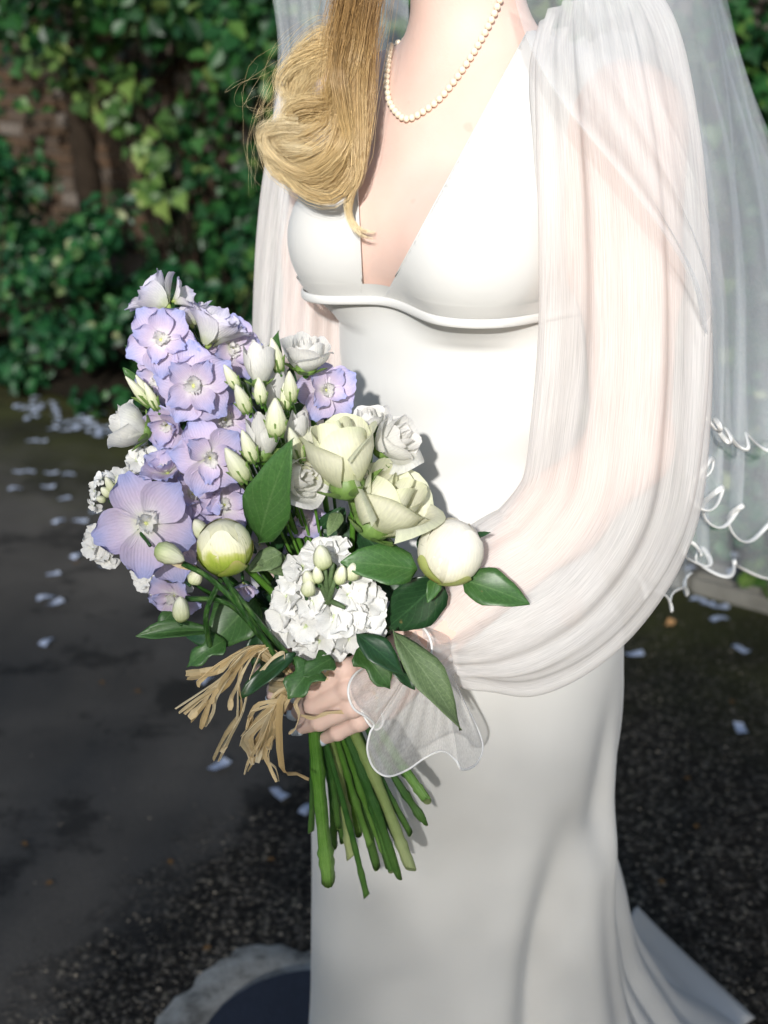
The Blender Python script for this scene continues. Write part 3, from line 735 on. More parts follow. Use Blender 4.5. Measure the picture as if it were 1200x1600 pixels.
bride = thing('person', 'bride in an ivory satin gown and veil holding the bouquet of lavender and cream flowers', 'person', B(0, 0, 0))
bv, bfc = surface_nets(f_body, (-.22, .88, .86), (.40, 1.50, 1.79), .0045)
hv, hf = surface_nets(lambda p: np.maximum(f_hand(p), -((p - cutL) @ dirL) - .001), (-.10, .925, .80), (.115, 1.125, 1.0), .0016)
rv, rf_ = surface_nets(lambda p: np.maximum(f_rhand(p), -((p - cutR) @ dirR) - .001), (-.17, .97, .80), (-.03, 1.22, 1.05), .0022)
body = np_mesh_obj('body', np.vstack([bv, hv, rv]), np.vstack([bfc, hf + len(bv), rf_ + len(bv) + len(hv)]), M['skin'], bride)

# nails
M['nail'] = simple('pale_blue_nail', (.56, .64, .74), .15, .7, .08, 50)
def nail(tip, prev, toward, r, L=.011):
    ax = Vector(tip - prev).normalized(); z = Vector(toward); z = (z - ax * z.dot(ax)).normalized(); x = ax.cross(z); vs = []; nu, nv = 7, 7
    for j in range(nv):
        t = j / (nv - 1)
        for i in range(nu):
            s = (i / (nu - 1) - .5) * 2; wd = r * .86 * (1 - .55 * max(0, t - .55) ** 1.3 * 2.2) * (1 - .25 * max(0, .25 - t) * 4)
            q = Vector(tip) + ax * ((t - .42) * L) + x * (s * wd) + z * (r * (1.16 - .42 * s * s) - .0012 * (t - .5) ** 2 * 4)
            vs.append(q)
    o = mesh_obj('nail', vs, grid_faces(nu, nv), M['nail'], bride); md = o.modifiers.new('t', 'SOLIDIFY'); md.thickness = .0009; md.offset = -1
    return o
for k in range(4):
    nail(FJ[k][3] + (FJ[k][3] - FJ[k][2]) * .18, FJ[k][2], np.array((-.35, -.75, -.45)) if k > 1 else np.array((-.7, -.5, -.3)), FRAD[k][3], .015)
for k in range(3): nail(RF[k][3] + (RF[k][3] - RF[k][2]) * .15, RF[k][2], np.array((-.6, -.5, -.5)), FRAD[k][3], .012)

# --- the gown: bodice above the seam under the bust
def fn_bod(p): return f_torso(p) - .0045
gv, gf = surface_nets(fn_bod, (-.20, .90, 1.12), (.36, 1.45, 1.47), .004)
dress = mesh_obj('gown', [(0, 0, 0)], [], M['satin'], bride)
WORLDM[dress.name] = Matrix.Identity(4)
bod = np_mesh_obj('bodice', gv, gf, M['satin'])
bm = bmesh.new(); bm.from_mesh(bod.data)
def cut(pt, no):
    bmesh.ops.bisect_plane(bm, geom=bm.verts[:] + bm.edges[:] + bm.faces[:], dist=1e-5, plane_co=Vector(pt), plane_no=Vector(no))
Ra, Rb = trace(826, 45, fn_bod), trace(607, 452, fn_bod)
La, Lb = trace(556, 250, fn_bod), trace(566, 452, fn_bod)
nR = np.cross(Rb - Ra, Ra - CAMP); nR /= np.linalg.norm(nR); nL = np.cross(Lb - La, La - CAMP); nL /= np.linalg.norm(nL)
midp = (Ra + Rb + La + Lb) / 4
if nR @ (midp - Ra) < 0: nR = -nR
if nL @ (midp - La) < 0: nL = -nL
cut(Ra, nR); cut(La, nL)
def seam_z(l): return 1.203 + .010 * math.exp(-(l / .035) ** 2)
zc_ = 1.200
cut((0, 0, zc_), (0, 0, 1)); cut((0, 0, 1.36), (0, 0, 1)); 
kill = []
for f in bm.faces:
    c = np.array(f.calc_center_median()); q = to_body(c[None])[0]
    if c[2] < zc_: kill.append(f)
    elif q[1] > -.035 and nR @ (c - Ra) > 0 and nL @ (c - La) > 0: kill.append(f)
    elif q[1] <= -.02 and c[2] > 1.36 and abs(q[0]) < .095: kill.append(f)
bmesh.ops.delete(bm, geom=kill, context='FACES')
# make the neckline lie flat on the skin
for v in bm.verts:
    c = np.array(v.co)
    if v.is_boundary and c[2] > 1.215:
        pass
bm.to_mesh(bod.data); bm.free(); adopt(bod, dress)
md = bod.modifiers.new('cloth', 'SOLIDIFY'); md.thickness = .0016; md.offset = -1
def on_surface(p, fn, off):
    for _ in range(12):
        e = 1e-3; v = float(fn(p[None])[0]); g = np.array([float(fn((p + np.eye(3)[i] * e)[None])[0]) - v for i in range(3)]) / e
        p = p - g * (v - off) / max(g @ g, .2)
    return p
for pa, pb in (((826, 45), (607, 452)), ((553, 190), (566, 452))):      # bound neckline
    e_ = [trace(pa[0] + (pb[0] - pa[0]) * k / 40, pa[1] + (pb[1] - pa[1]) * k / 40, fn_bod) for k in range(39)]
    v_, f_ = tube(np.array([x for x in e_ if x is not None]), .0006, 6); mesh_obj('neckline_binding', v_, f_, M['satin'], dress)
# skirt and waist: rings down from the seam
NT = 260
th = np.linspace(0, 2 * math.pi, NT, endpoint=False)
zs = np.concatenate([np.linspace(1.214, .80, 90), np.linspace(.795, .02, 90)])
def tab(z, xs, ys): return np.interp(-z, [-a for a in xs], ys)
zt = [1.3, .95, .86, .75, .65, .55, .45, .35, .2, .02]
axt = tab(zs, zt, [.13, .138, .163, .168, .163, .163, .170, .182, .23, .34])
byt = tab(zs, zt, [.12, .125, .150, .158, .155, .155, .165, .18, .23, .34])
lft = tab(zs, zt, [-.06, -.066, -.077, -.080, -.081, -.082, -.085, -.088, -.10, -.14])
cyt = tab(zs, zt, [1.22, 1.22, 1.222, 1.225, 1.23, 1.235, 1.24, 1.25, 1.27, 1.32])
ker = np.ones(9) / 9
def smooth1(a): return np.convolve(np.pad(a, 4, mode='edge'), ker, 'valid')
axt, byt, lft, cyt = map(smooth1, (axt, byt, lft, cyt))
rings = []
ct, st_ = np.cos(th), np.sin(th)
for k, z in enumerate(zs):
    cx, cy = lft[k] + axt[k], cyt[k]
    rsk = 1 / np.sqrt((ct / axt[k]) ** 2 + (st_ / byt[k]) ** 2)
    wz = sstep(.86, 1.03, z)
    c0 = np.array((cx * (1 - wz) + BC[0] * wz, cy * (1 - wz) + BC[1] * wz, z))
    if wz > 0:
        lo_, hi_ = np.zeros(NT), np.full(NT, .4)
        for _ in range(22):
            m_ = (lo_ + hi_) / 2; pts = c0 + np.stack([ct * m_, st_ * m_, 0 * m_], 1); ins = f_torso(pts, bust=1.0 if z > 1.17 else .0) < 0.0065
            lo_ = np.where(ins, m_, lo_); hi_ = np.where(ins, hi_, m_)
        rb = (lo_ + hi_) / 2
    else: rb = rsk
    r = rb * wz + rsk * (1 - wz)
    deg = np.degrees(th); deg = np.where(deg > 180, deg - 360, deg)
    low_ = sstep(.72, .30, z); lo2 = sstep(.66, .25, z)
    # hip pleat at the side seam, knee fold, flare towards the train
    r = r + .075 * sstep(.74, .40, z) * np.exp(-((deg - 32) / 26.) ** 2) + .05 * lo2 * np.exp(-((deg - 75) / 30.) ** 2)
    gd = -16 + 8 * sstep(.72, .3, z)
    r = r - .052 * sstep(.70, .50, z) * np.exp(-((deg - gd) / 3.6) ** 2) + .016 * sstep(.80, .66, z) * np.exp(-((deg - gd + 9) / 6.) ** 2)
    r = r - .030 * sstep(.74, .46, z) * np.exp(-((deg + 52 + 16 * lo2) / 9.) ** 2) + .016 * sstep(.68, .58, z) * np.exp(-((deg + 33) / 10.) ** 2) - .010 * sstep(.84, .72, z) * sstep(.62, .70, z) * np.exp(-((deg + 30) / 9.) ** 2)
    r = r - .022 * lo2 * np.exp(-((deg - 8) / 4.) ** 2) - .018 * lo2 * np.exp(-((deg - 22) / 4.) ** 2)
    # soft drag lines at the waist
    r = r + .0012 * np.sin(z * 95 + 2.2 * np.sin(th * 2)) * sstep(.98, 1.05, z) * sstep(1.18, 1.10, z)
    rings.append(c0 + np.stack([ct * r, st_ * r, 0 * r], 1))
rings = np.array(rings)
q = rings[:, :, :]
for k in range(90):                                  # the seam lifts a little at the centre front
    if zs[k] > 1.17:
        l_ = (rings[k] - BC) @ BL; f_ = (rings[k] - BC) @ BF
        rings[k, :, 2] += .006 * np.exp(-(l_ / .05) ** 2) * (f_ > 0) * sstep(1.17, 1.21, zs[k])
fs = [(a, d, c, b) for a, b, c, d in grid_faces(NT, len(zs), True)]
uv = np.stack([np.tile(th / 6.283, len(zs)), np.repeat(zs, NT)], 1)
skirt = mesh_obj('skirt', rings.reshape(-1, 3), fs, M['satin'], dress, True, uv)
dress.data = skirt.data; bpy.data.objects.remove(skirt)
# raised seam under the bust
pth = rings[2] - np.array((0, 0, .006))
out = pth - np.array((BC[0], BC[1], 0)); out[:, 2] = 0; out /= np.linalg.norm(out, axis=1)[:, None]
v_, f_ = tube(np.vstack([pth + out * .001, pth[:1] + out[:1] * .001]), .0042, 10, .38); mesh_obj('waist_seam', v_, f_, M['satin'], dress)
# train on the ground behind
tp = [[G(1000, 1420, .10), G(1046, 1466, .03), G(1180, 1590, .01)], [G(960, 1460, .22), G(1030, 1520, .14), G(1120, 1640, .03)], [G(900, 1560, .2), G(980, 1600, .15), G(1050, 1720, .05)]]
rows = [catmull(np.array([tuple(a) for a in r_]), 24) for r_ in tp]; cols = np.array([catmull([rows[k][i] for k in range(3)], 16) for i in range(24)])
cols[:, :, 2] += .012 * np.sin(np.arange(16) * 1.1)[None, :] * np.linspace(1, .2, 24)[:, None]
tro = mesh_obj('train', cols.reshape(-1, 3), grid_faces(16, 24), M['satin'], dress); md = tro.modifiers.new('cloth', 'SOLIDIFY'); md.thickness = .0015

# --- sleeves: full, gathered at the wrist
def sleeve(name, nodes, n=90, k=120, seed=1, pleats=17, amp=.0046, uvr=1.0):
    """nodes: px, py, Y, half width across the view, half depth (metres)"""
    c = catmull([P(a, b, y) for a, b, y, _, _ in nodes], n); wd = catmull([(w_, d_, 0) for *_, w_, d_ in nodes], n)
    t = np.gradient(c, axis=0); t /= np.linalg.norm(t, axis=1)[:, None]
    view = c - CAMP; view /= np.linalg.norm(view, axis=1)[:, None]
    sx = np.cross(t, view); sx /= np.linalg.norm(sx, axis=1)[:, None]; sz = np.cross(sx, t)
    a = np.linspace(0, 2 * math.pi, k, endpoint=False); r_ = np.random.default_rng(seed); ph = r_.uniform(0, 6.28, 5)
    vs = []
    for i in range(n):
        v = i / (n - 1)
        rip = amp * (np.sin(pleats * a + ph[0] + 2.0 * np.sin(2.2 * v + ph[1])) * (.35 + .65 * abs(2 * v - 1) ** 1.5) + .8 * np.sin(9 * a + ph[2] + 3 * v) + .9 * np.sin(5 * a + ph[3] - 4 * v))
        rr = 1 + rip / max(wd[i, 0], .02)
        vs.append(c[i] + np.outer(np.cos(a) * wd[i, 0] * rr, sx[i]) + np.outer(np.sin(a) * wd[i, 1] * rr, sz[i]))
    vs = np.array(vs); uv = np.stack([np.tile(a / 6.283, n), np.repeat(np.linspace(0, uvr, n), k)], 1)
    return mesh_obj(name, vs.reshape(-1, 3), grid_faces(k, n, True), M['sleeve'], dress, True, uv)
sleeve('sleeve', [(935, 20, 1.13, .040, .05), (945, 95, 1.115, .056, .055), (958, 200, 1.11, .063, .058), (970, 340, 1.10, .068, .060), (974, 500, 1.09, .071, .062), (966, 650, 1.08, .074, .064), (944, 790, 1.07, .076, .064),
                  (880, 888, 1.06, .078, .060), (806, 940, 1.05, .078, .056), (748, 974, 1.042, .066, .048), (710, 996, 1.038, .044, .038), (688, 1004, 1.036, .029, .030), (668, 1012, 1.028, .030, .031), (648, 1022, 1.020, .035, .034)], seed=3)
sleeve('sleeve', [(515, 130, 1.33, .040, .05), (506, 210, 1.325, .044, .052), (494, 330, 1.32, .049, .055), (486, 450, 1.31, .051, .056), (482, 580, 1.29, .052, .056), (478, 720, 1.24, .050, .055), (470, 830, 1.19, .046, .050), (455, 910, 1.15, .038, .036), (445, 945, 1.13, .029, .029)], seed=8)
# ruffled cuff with a corded edge: a fan of gauze over the back of the hand and a small one behind
def cuff(hemp, top, nh=200, nvv=22, puff0=.010, seed=0):
    hem = catmull([P(*h) for h in hemp], nh); wr = catmull([P(*h) for h in top], nh); vs = []; r_ = np.random.default_rng(seed); ph = r_.uniform(0, 6.28, 3)
    for j in range(nvv):
        t = j / (nvv - 1); row = wr * (1 - t) + hem * t; w_ = math.sin(math.pi * t)
        row = row + np.array((0, -1, .25)) * (puff0 * w_) + np.outer(.0030 * w_ * np.sin(np.arange(nh) * .20 + ph[0] + t) + .0016 * w_ * np.sin(np.arange(nh) * .47 + ph[1] + 2 * t), (0, -1, .1))
        vs.append(row)
    uv = np.stack([np.tile(np.linspace(0, 1, nh), nvv), np.repeat(np.linspace(0, 1, nvv), nh)], 1)
    o = mesh_obj('cuff', np.array(vs).reshape(-1, 3), grid_faces(nh, nvv), M['cuff'], dress, True, uv); WORLDM[o.name] = Matrix.Identity(4)
    v_, f_ = tube(hem, .0010, 6); mesh_obj('cuff_edge', v_, f_, M['hem'], dress)
cuff([(588, 1034, .985), (556, 1052, .955), (544, 1078, .94), (552, 1106, .935), (572, 1120, .938), (584, 1132, .945), (578, 1146, .942), (574, 1172, .938), (584, 1200, .935), (606, 1213, .932), (636, 1203, .945), (666, 1183, .955), (692, 1174, .95), (712, 1188, .935), (722, 1203, .935), (744, 1194, .955),
      (754, 1166, .975), (742, 1130, .99), (722, 1092, 1.005), (708, 1062, 1.02)],
     [(650, 985, 1.010), (655, 1000, .998), (666, 1012, .994), (680, 1024, .996), (696, 1034, 1.004), (708, 1040, 1.015)])
cuff([(632, 985, 1.02), (648, 976, 1.0), (664, 984, .985), (674, 1006, .975), (672, 1028, .972), (660, 1040, .975)], [(690, 985, 1.03), (698, 990, 1.015), (704, 1000, 1.005), (706, 1012, 1.0), (704, 1022, 1.0), (698, 1030, 1.0)], nh=80, puff0=.006, seed=3)
cuff([(562, 1104, .962), (574, 1128, .955), (588, 1140, .95), (598, 1130, .952), (596, 1112, .958)], [(640, 1040, .99), (640, 1045, .985), (645, 1050, .985), (650, 1048, .985), (652, 1040, .99)], nh=60, puff0=.004, seed=5)

# --- veil
veil = mesh_obj('veil', [(0, 0, 0)], [], M['tulle'], bride); WORLDM[veil.name] = Matrix.Identity(4)
def veil_sheet(name, rows, nu=150, nv=70, amp=.012, freq=9, seed=0, hemrow=True, hemr=.0023, phase=0., curl=.0):
    r_ = np.random.default_rng(seed); rr = [catmull([P(*p) for p in row], nu) for row in rows]
    g = np.array([catmull([rr[k][i] for k in range(len(rr))], nv) for i in range(nu)])      # nu, nv, 3
    u = np.linspace(0, 1, nu)[:, None]; v = np.linspace(0, 1, nv)[None, :]; ph = r_.uniform(0, 6.28, 6)
    dis = np.sin(freq * 6.283 * (u + .02 * np.sin(5 * v + ph[0])) + ph[1]) * .6 + .4 * np.sin(freq * 2.1 * 6.283 * u + ph[2] + 1.5 * v) + .3 * np.sin(freq * .43 * 6.283 * u + ph[3])
    side = np.cos(freq * 6.283 * u + ph[4] + 2 * v)
    grow = .12 + .88 * v ** 1.3
    g[:, :, 1] += amp * dis * grow; g[:, :, 0] += amp * .8 * side * grow
    if curl: g[:, :, 2] += curl * np.sin(freq * 6.283 * u * 1.0 + ph[5]) * sstep(.72, 1.0, v)
    uv = np.stack([np.repeat(u[:, 0], nv), np.tile(v[0], nu)], 1)
    o = mesh_obj(name, g.reshape(-1, 3), grid_faces(nv, nu), M['tulle'], veil, True, uv)
    if hemrow:
        v_, f_ = tube(g[:, -1], hemr * 1.25, 8, .35); mesh_obj('veil_edge', v_, f_, M['hem'], veil)
    return o
# over her left shoulder and down behind the arm
veil_sheet('tulle_layer', [[(790, -60, 1.10), (900, -70, 1.05), (1010, -60, 1.06), (1090, -60, 1.16), (1110, -60, 1.30)],
                           [(825, 60, 1.06), (930, 20, 1.02), (1040, 50, 1.04), (1120, 80, 1.16), (1150, 100, 1.32)],
                           [(880, 160, 1.02), (960, 120, .985), (1070, 170, 1.01), (1150, 200, 1.16), (1190, 220, 1.34)],
                           [(990, 300, .985), (1050, 290, .975), (1115, 300, 1.02), (1180, 320, 1.22), (1240, 340, 1.40)],
                           [(1078, 440, .995), (1108, 440, 1.03), (1145, 440, 1.12), (1205, 460, 1.29), (1275, 480, 1.44)],
                           [(1100, 560, 1.07), (1118, 565, 1.12), (1152, 575, 1.20), (1210, 575, 1.34), (1290, 600, 1.48)],
                           [(1098, 640, 1.18), (1122, 668, 1.2), (1155, 690, 1.24), (1215, 690, 1.34), (1300, 700, 1.48)]], amp=.008, freq=6, seed=2, curl=.010)
veil_sheet('tulle_layer', [[(860, -70, 1.18), (980, -80, 1.14), (1080, -70, 1.22), (1120, -60, 1.36)],
                           [(930, 60, 1.16), (1020, 40, 1.13), (1110, 90, 1.24), (1160, 110, 1.40)],
                           [(1000, 220, 1.17), (1080, 220, 1.18), (1150, 260, 1.30), (1220, 280, 1.46)],
                           [(1070, 430, 1.20), (1110, 440, 1.24), (1170, 460, 1.36), (1260, 480, 1.52)],
                           [(1085, 640, 1.22), (1110, 660, 1.26), (1170, 680, 1.38), (1280, 700, 1.54)],
                           [(1085, 700, 1.23), (1110, 780, 1.27), (1170, 818, 1.38), (1290, 830, 1.54)]], amp=.020, freq=5, seed=5, curl=.020)
veil_sheet('tulle_layer', [[(1000, -70, 1.28), (1080, -80, 1.27), (1110, -60, 1.44)], [(1040, 150, 1.28), (1120, 150, 1.30), (1180, 160, 1.50)],
                           [(1060, 420, 1.28), (1130, 430, 1.34), (1250, 440, 1.58)], [(1072, 700, 1.30), (1130, 720, 1.36), (1290, 740, 1.62)],
                           [(1074, 860, 1.31), (1130, 884, 1.38), (1300, 890, 1.64)]], amp=.020, freq=4, seed=9, curl=.012)
veil_sheet('tulle_layer', [[(900, 300, 1.33), (1000, 300, 1.33), (1070, 300, 1.40)], [(940, 600, 1.34), (1030, 600, 1.34), (1080, 600, 1.44)],
                           [(960, 800, 1.36), (1030, 820, 1.34), (1080, 810, 1.46)], [(985, 905, 1.38), (1046, 940, 1.34), (1082, 905, 1.47)]], amp=.008, freq=3, seed=12, curl=.010)
# behind her right shoulder
veil_sheet('tulle_layer', [[(418, -60, 1.42), (470, -60, 1.38), (540, -60, 1.40), (640, -60, 1.44)], [(436, 70, 1.42), (480, 80, 1.38), (545, 80, 1.40), (640, 80, 1.46)],
                           [(426, 190, 1.42), (475, 200, 1.38), (545, 200, 1.40), (640, 200, 1.46)], [(430, 320, 1.42), (475, 320, 1.40), (545, 330, 1.42), (640, 330, 1.46)],
                           [(440, 520, 1.42), (490, 520, 1.40), (550, 530, 1.42), (640, 530, 1.46)]], amp=.013, freq=4, seed=4, hemrow=False)
veil_sheet('tulle_layer', [[(424, -60, 1.46), (500, -60, 1.46), (640, -60, 1.48)], [(440, 80, 1.46), (500, 80, 1.46), (640, 80, 1.48)], [(430, 200, 1.46), (500, 200, 1.46), (640, 200, 1.48)], [(445, 520, 1.46), (500, 520, 1.46), (640, 520, 1.48)]], amp=.015, freq=5, seed=14, hemrow=False)
# crown of the veil above the frame
hc = B(0, -.01, 1.66); vs = []
for j in range(14):
    el = R(88 - j * 6.5)
    for i in range(40):
        az = R(-20 + i * (400 - 160) / 39) + YAW * 0; az = math.atan2(-BF[1], -BF[0]) + R(-115 + 230 * i / 39)
        rr_ = .118 + .02 * (j / 13) ** 2; vs.append(hc + np.array((math.cos(az) * math.cos(el) * rr_, math.sin(az) * math.cos(el) * rr_, math.sin(el) * .13 - .03 * (j / 13))))
vcap = mesh_obj('tulle_layer', vs, grid_faces(40, 14), M['tulle'], veil, True, np.random.default_rng(1).random((560, 2))); veil.data = vcap.data; bpy.data.objects.remove(vcap)

# --- hair
def mat_hair():
    m, n, o = mat('blond_hair'); p = principled(n, o, .38, .5)
    tc = nd(n, 'ShaderNodeTexCoord'); sep = nd(n, 'ShaderNodeSeparateXYZ'); n.links.new(tc.outputs['UV'], sep.inputs[0])
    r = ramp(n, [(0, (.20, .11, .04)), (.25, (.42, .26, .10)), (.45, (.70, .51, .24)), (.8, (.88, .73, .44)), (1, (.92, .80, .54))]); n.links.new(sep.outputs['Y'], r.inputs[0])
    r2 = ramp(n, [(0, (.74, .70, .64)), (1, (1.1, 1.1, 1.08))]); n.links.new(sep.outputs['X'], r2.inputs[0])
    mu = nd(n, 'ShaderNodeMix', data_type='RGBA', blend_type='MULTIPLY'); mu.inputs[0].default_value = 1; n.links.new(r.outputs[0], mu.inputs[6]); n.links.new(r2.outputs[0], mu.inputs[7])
    n.links.new(mu.outputs[2], p.inputs['Base Color']); p.inputs['Anisotropic'].default_value = .5; return m
M['hair'] = mat_hair()
mb = MB(); hr = np.random.default_rng(21)
def lock(pts, n, spread, r0=.00013, steps=30, u0=0., u1=1., wild=1.0):
    base = catmull([P(*p) for p in pts], steps); t, nn_, bb_ = frames(base, (0, -1, 0)); sp = np.interp(np.linspace(0, 1, steps), np.linspace(0, 1, len(spread)), spread)
    tt = np.linspace(0, 1, steps)
    for _ in range(n):
        a, b = hr.normal(0, .5, 2); a2, b2 = hr.normal(0, .3, 2) * wild; p1, p2 = hr.uniform(0, 6.28, 2); f1 = hr.uniform(2, 5)
        oa = (a + a2 * np.sin(f1 * tt + p1)) * sp; ob = (b * .55 + b2 * np.sin(f1 * tt + p2)) * sp
        oa = oa + .0007 * wild * np.sin(hr.uniform(9, 22) * tt + p2) * hr.random(); ob = ob + .0007 * wild * np.sin(hr.uniform(9, 22) * tt + p1) * hr.random()
        path = base + nn_ * ob[:, None] + bb_ * oa[:, None]
        end = hr.uniform(.86, 1.0); m_ = max(8, int(steps * end)); path = path[:m_]
        rad = r0 * np.interp(np.linspace(0, 1, m_), [0, .8, 1], [1, 1, .3])
        v, f = tube(path, rad, 3, cap=False)
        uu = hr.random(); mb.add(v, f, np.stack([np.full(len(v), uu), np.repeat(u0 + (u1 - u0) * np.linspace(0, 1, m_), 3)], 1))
def wave_lock(pts, n, parts, sd, **kw):
    """a lock split into smaller tresses that wander round the same curve"""
    for k in range(parts):
        o1, o2, o3 = hr.normal(0, sd, 3); pp_ = []
        for i, (a, b, y) in enumerate(pts):
            g = min(1, i / 3) * (1 + .5 * math.sin(i * 1.3 + k)); pp_.append((a + o1 * g, b + o2 * g, y + o3 * .0006 * g))
        lock(pp_, n // parts, **kw)
wave_lock([(598, -160, 1.21), (576, -60, 1.19), (556, 40, 1.175), (548, 120, 1.155), (554, 190, 1.145), (552, 245, 1.14), (516, 282, 1.145), (470, 280, 1.16), (438, 252, 1.17), (430, 222, 1.17), (452, 207, 1.16), (500, 208, 1.155)], 1300, 11, 13, spread=[.018, .014, .011, .007, .006, .006, .006, .006, .006, .005, .004])
wave_lock([(592, -160, 1.22), (568, -60, 1.20), (550, 30, 1.18), (528, 84, 1.17), (506, 88, 1.17), (474, 112, 1.18), (462, 146, 1.19), (472, 170, 1.19), (506, 162, 1.185)], 900, 9, 10, spread=[.018, .015, .012, .008, .008, .007, .006, .006, .005])
wave_lock([(598, -160, 1.215), (572, -60, 1.195), (554, 50, 1.17), (540, 128, 1.155), (524, 166, 1.155), (485, 178, 1.165), (464, 198, 1.175), (460, 230, 1.175), (488, 244, 1.165), (530, 236, 1.16)], 700, 8, 12, spread=[.018, .014, .011, .009, .009, .008, .008, .008, .006, .003])
wave_lock([(604, -160, 1.20), (580, -50, 1.18), (564, 50, 1.165), (558, 130, 1.148), (560, 200, 1.138), (558, 262, 1.132), (546, 300, 1.13), (545, 335, 1.13), (562, 358, 1.128), (594, 364, 1.126)], 260, 3, 5, spread=[.012, .010, .008, .007, .006, .005, .003, .002, .0016, .0016])
wave_lock([(596, -160, 1.22), (568, -40, 1.19), (546, 60, 1.17), (532, 150, 1.16), (538, 212, 1.15), (500, 256, 1.15), (456, 262, 1.165), (438, 238, 1.17), (468, 224, 1.165)], 520, 7, 12, spread=[.016, .014, .012, .010, .009, .008, .008, .007, .004])
wave_lock([(580, -120, 1.22), (550, 0, 1.20), (525, 60, 1.185), (500, 72, 1.18), (462, 110, 1.19), (448, 160, 1.195), (456, 200, 1.19)], 300, 4, 8, spread=[.016, .014, .012, .010, .008, .008, .006])
# flyaway strands
lock([(580, 0, 1.19), (530, 60, 1.19), (476, 100, 1.19), (448, 160, 1.19), (425, 205, 1.19), (405, 212, 1.19)], 34, [.02, .02, .025, .03, .03, .03], r0=.00006, wild=2.5)
lock([(580, 20, 1.19), (515, 90, 1.19), (455, 150, 1.18), (425, 210, 1.18), (428, 260, 1.18), (440, 290, 1.18)], 34, [.02, .02, .03, .02, .02, .03], r0=.00006, wild=2.5)
# cap of hair over the head, above the frame
for _ in range(620):
    az0 = hr.uniform(0, 6.28); pts = []
    for s in np.linspace(0, 1, 7):
        el = R(88 - 118 * s); az = az0 + .5 * s
        fwd_ = math.cos(az); 
        if fwd_ > .35 and s > .42: break
        pts.append(B(math.sin(az) * math.cos(el) * .092, fwd_ * math.cos(el) * .108 + .0, 1.668 + math.sin(el) * .118))
    if len(pts) < 3: continue
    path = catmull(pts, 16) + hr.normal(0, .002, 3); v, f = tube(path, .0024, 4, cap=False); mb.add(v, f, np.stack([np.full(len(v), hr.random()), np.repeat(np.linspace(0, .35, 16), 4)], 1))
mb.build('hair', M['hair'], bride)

# --- pearl necklace
neck = thing('pearl_necklace', 'short string of small cream pearls around the neck of the bride', 'necklace', B(0, .05, 1.36))
M['pearl'] = simple('pearl', (.80, .70, .54), .16, .6, .06, 80)
bm = bmesh.new(); bmesh.ops.create_uvsphere(bm, u_segments=14, v_segments=9, radius=.00305); pme = bpy.data.meshes.new('pearl'); bm.to_mesh(pme); bm.free(); pme.materials.append(M['pearl']); pme.polygons.foreach_set('use_smooth', [True] * len(pme.polygons))
pts2 = catmull([(624, -10, 0), (619, 40, 0), (612, 90, 0), (608, 130, 0), (612, 160, 0), (626, 181, 0), (641, 187, 0), (664, 176, 0), (692, 153, 0), (722, 114, 0), (747, 73, 0), (766, 33, 0), (780, -4, 0), (785, -18, 0)], 400)
path = [on_surface(q_, fn_skin, .0029) for q_ in (trace(a, b, fn_skin) for a, b, _ in pts2[::4]) if q_ is not None]
front = catmull(path, 500)
a0, a1 = front[-1], front[0]
def neck_pt(p):
    q_ = to_body(np.asarray(p)[None])[0]; return math.atan2(q_[0], q_[1] + .012), q_[2]
(t0_, z0_), (t1_, z1_) = neck_pt(a0), neck_pt(a1)
if t1_ < t0_: t1_ += 2 * math.pi
f_nk = lambda p: f_neck(to_body(p), np.full(p.shape[:-1], 1.0))
backp = [a0] + [on_surface(B(.08 * math.sin(t0_ + (t1_ - t0_) * k / 8), -.012 + .08 * math.cos(t0_ + (t1_ - t0_) * k / 8), z0_ + (z1_ - z0_) * k / 8 + .022 * math.sin(math.pi * k / 8)), f_nk, .003) for k in range(1, 8)] + [a1]
full = np.vstack([front, catmull(backp, 200)[1:-1]])
seg = np.linalg.norm(np.diff(full, axis=0), axis=1); cum = np.concatenate([[0], np.cumsum(seg)]); npearl = int(cum[-1] / .0061)
for k in range(npearl):
    s_ = cum[-1] * k / npearl; p_ = [np.interp(s_, cum, full[:, i]) for i in range(3)]
    o = mesh_obj('pearl', None, None, None, data=pme); o.location = p_; adopt(o, neck)
v_, f_ = tube(full[::6], .0005, 4); mesh_obj('thread', v_, f_, M['hem'], neck)
# --- ring
rg = thing('ring', 'small gold ring with pale stones on the ring finger', 'ring', tuple(FJ[2][0] * .45 + FJ[2][1] * .55))
M['gold'] = simple('gold', (.78, .55, .22), .25, .5, .05); M['gold'].node_tree.nodes['Principled BSDF'].inputs['Metallic'].default_value = 1
ax_ = FJ[2][1] - FJ[2][0]; ax_ /= np.linalg.norm(ax_); c_ = FJ[2][0] * .45 + FJ[2][1] * .55; e1_ = np.cross(ax_, (0, 0, 1)); e1_ /= np.linalg.norm(e1_); e2_ = np.cross(ax_, e1_)
aa = np.linspace(0, 2 * math.pi, 40); v_, f_ = tube(c_ + .0104 * (np.outer(np.cos(aa), e1_) + np.outer(np.sin(aa), e2_)), .0011, 6); mesh_obj('band', v_, f_, M['gold'], rg)
M['gem'] = simple('pale_stone', (.8, .85, .8), .05, .9, .05)
for k in range(5):
    a = R(-30 + 15 * k); d_ = -(abs(math.cos(a))) ; 
    dirv = np.array((0, -1, 0)) * math.cos(a) + np.array((0, 0, 1)) * math.sin(a) + ax_ * 0
    dirv = dirv - ax_ * dirv.dot(ax_); dirv /= np.linalg.norm(dirv)
    bm = bmesh.new(); bmesh.ops.create_icosphere(bm, subdivisions=1, radius=.0017); me = bpy.data.meshes.new('stone'); bm.to_mesh(me); bm.free(); me.materials.append(M['gem'])
    o = mesh_obj('stone', None, None, None, data=me); o.location = c_ + dirv * .0115; adopt(o, rg)

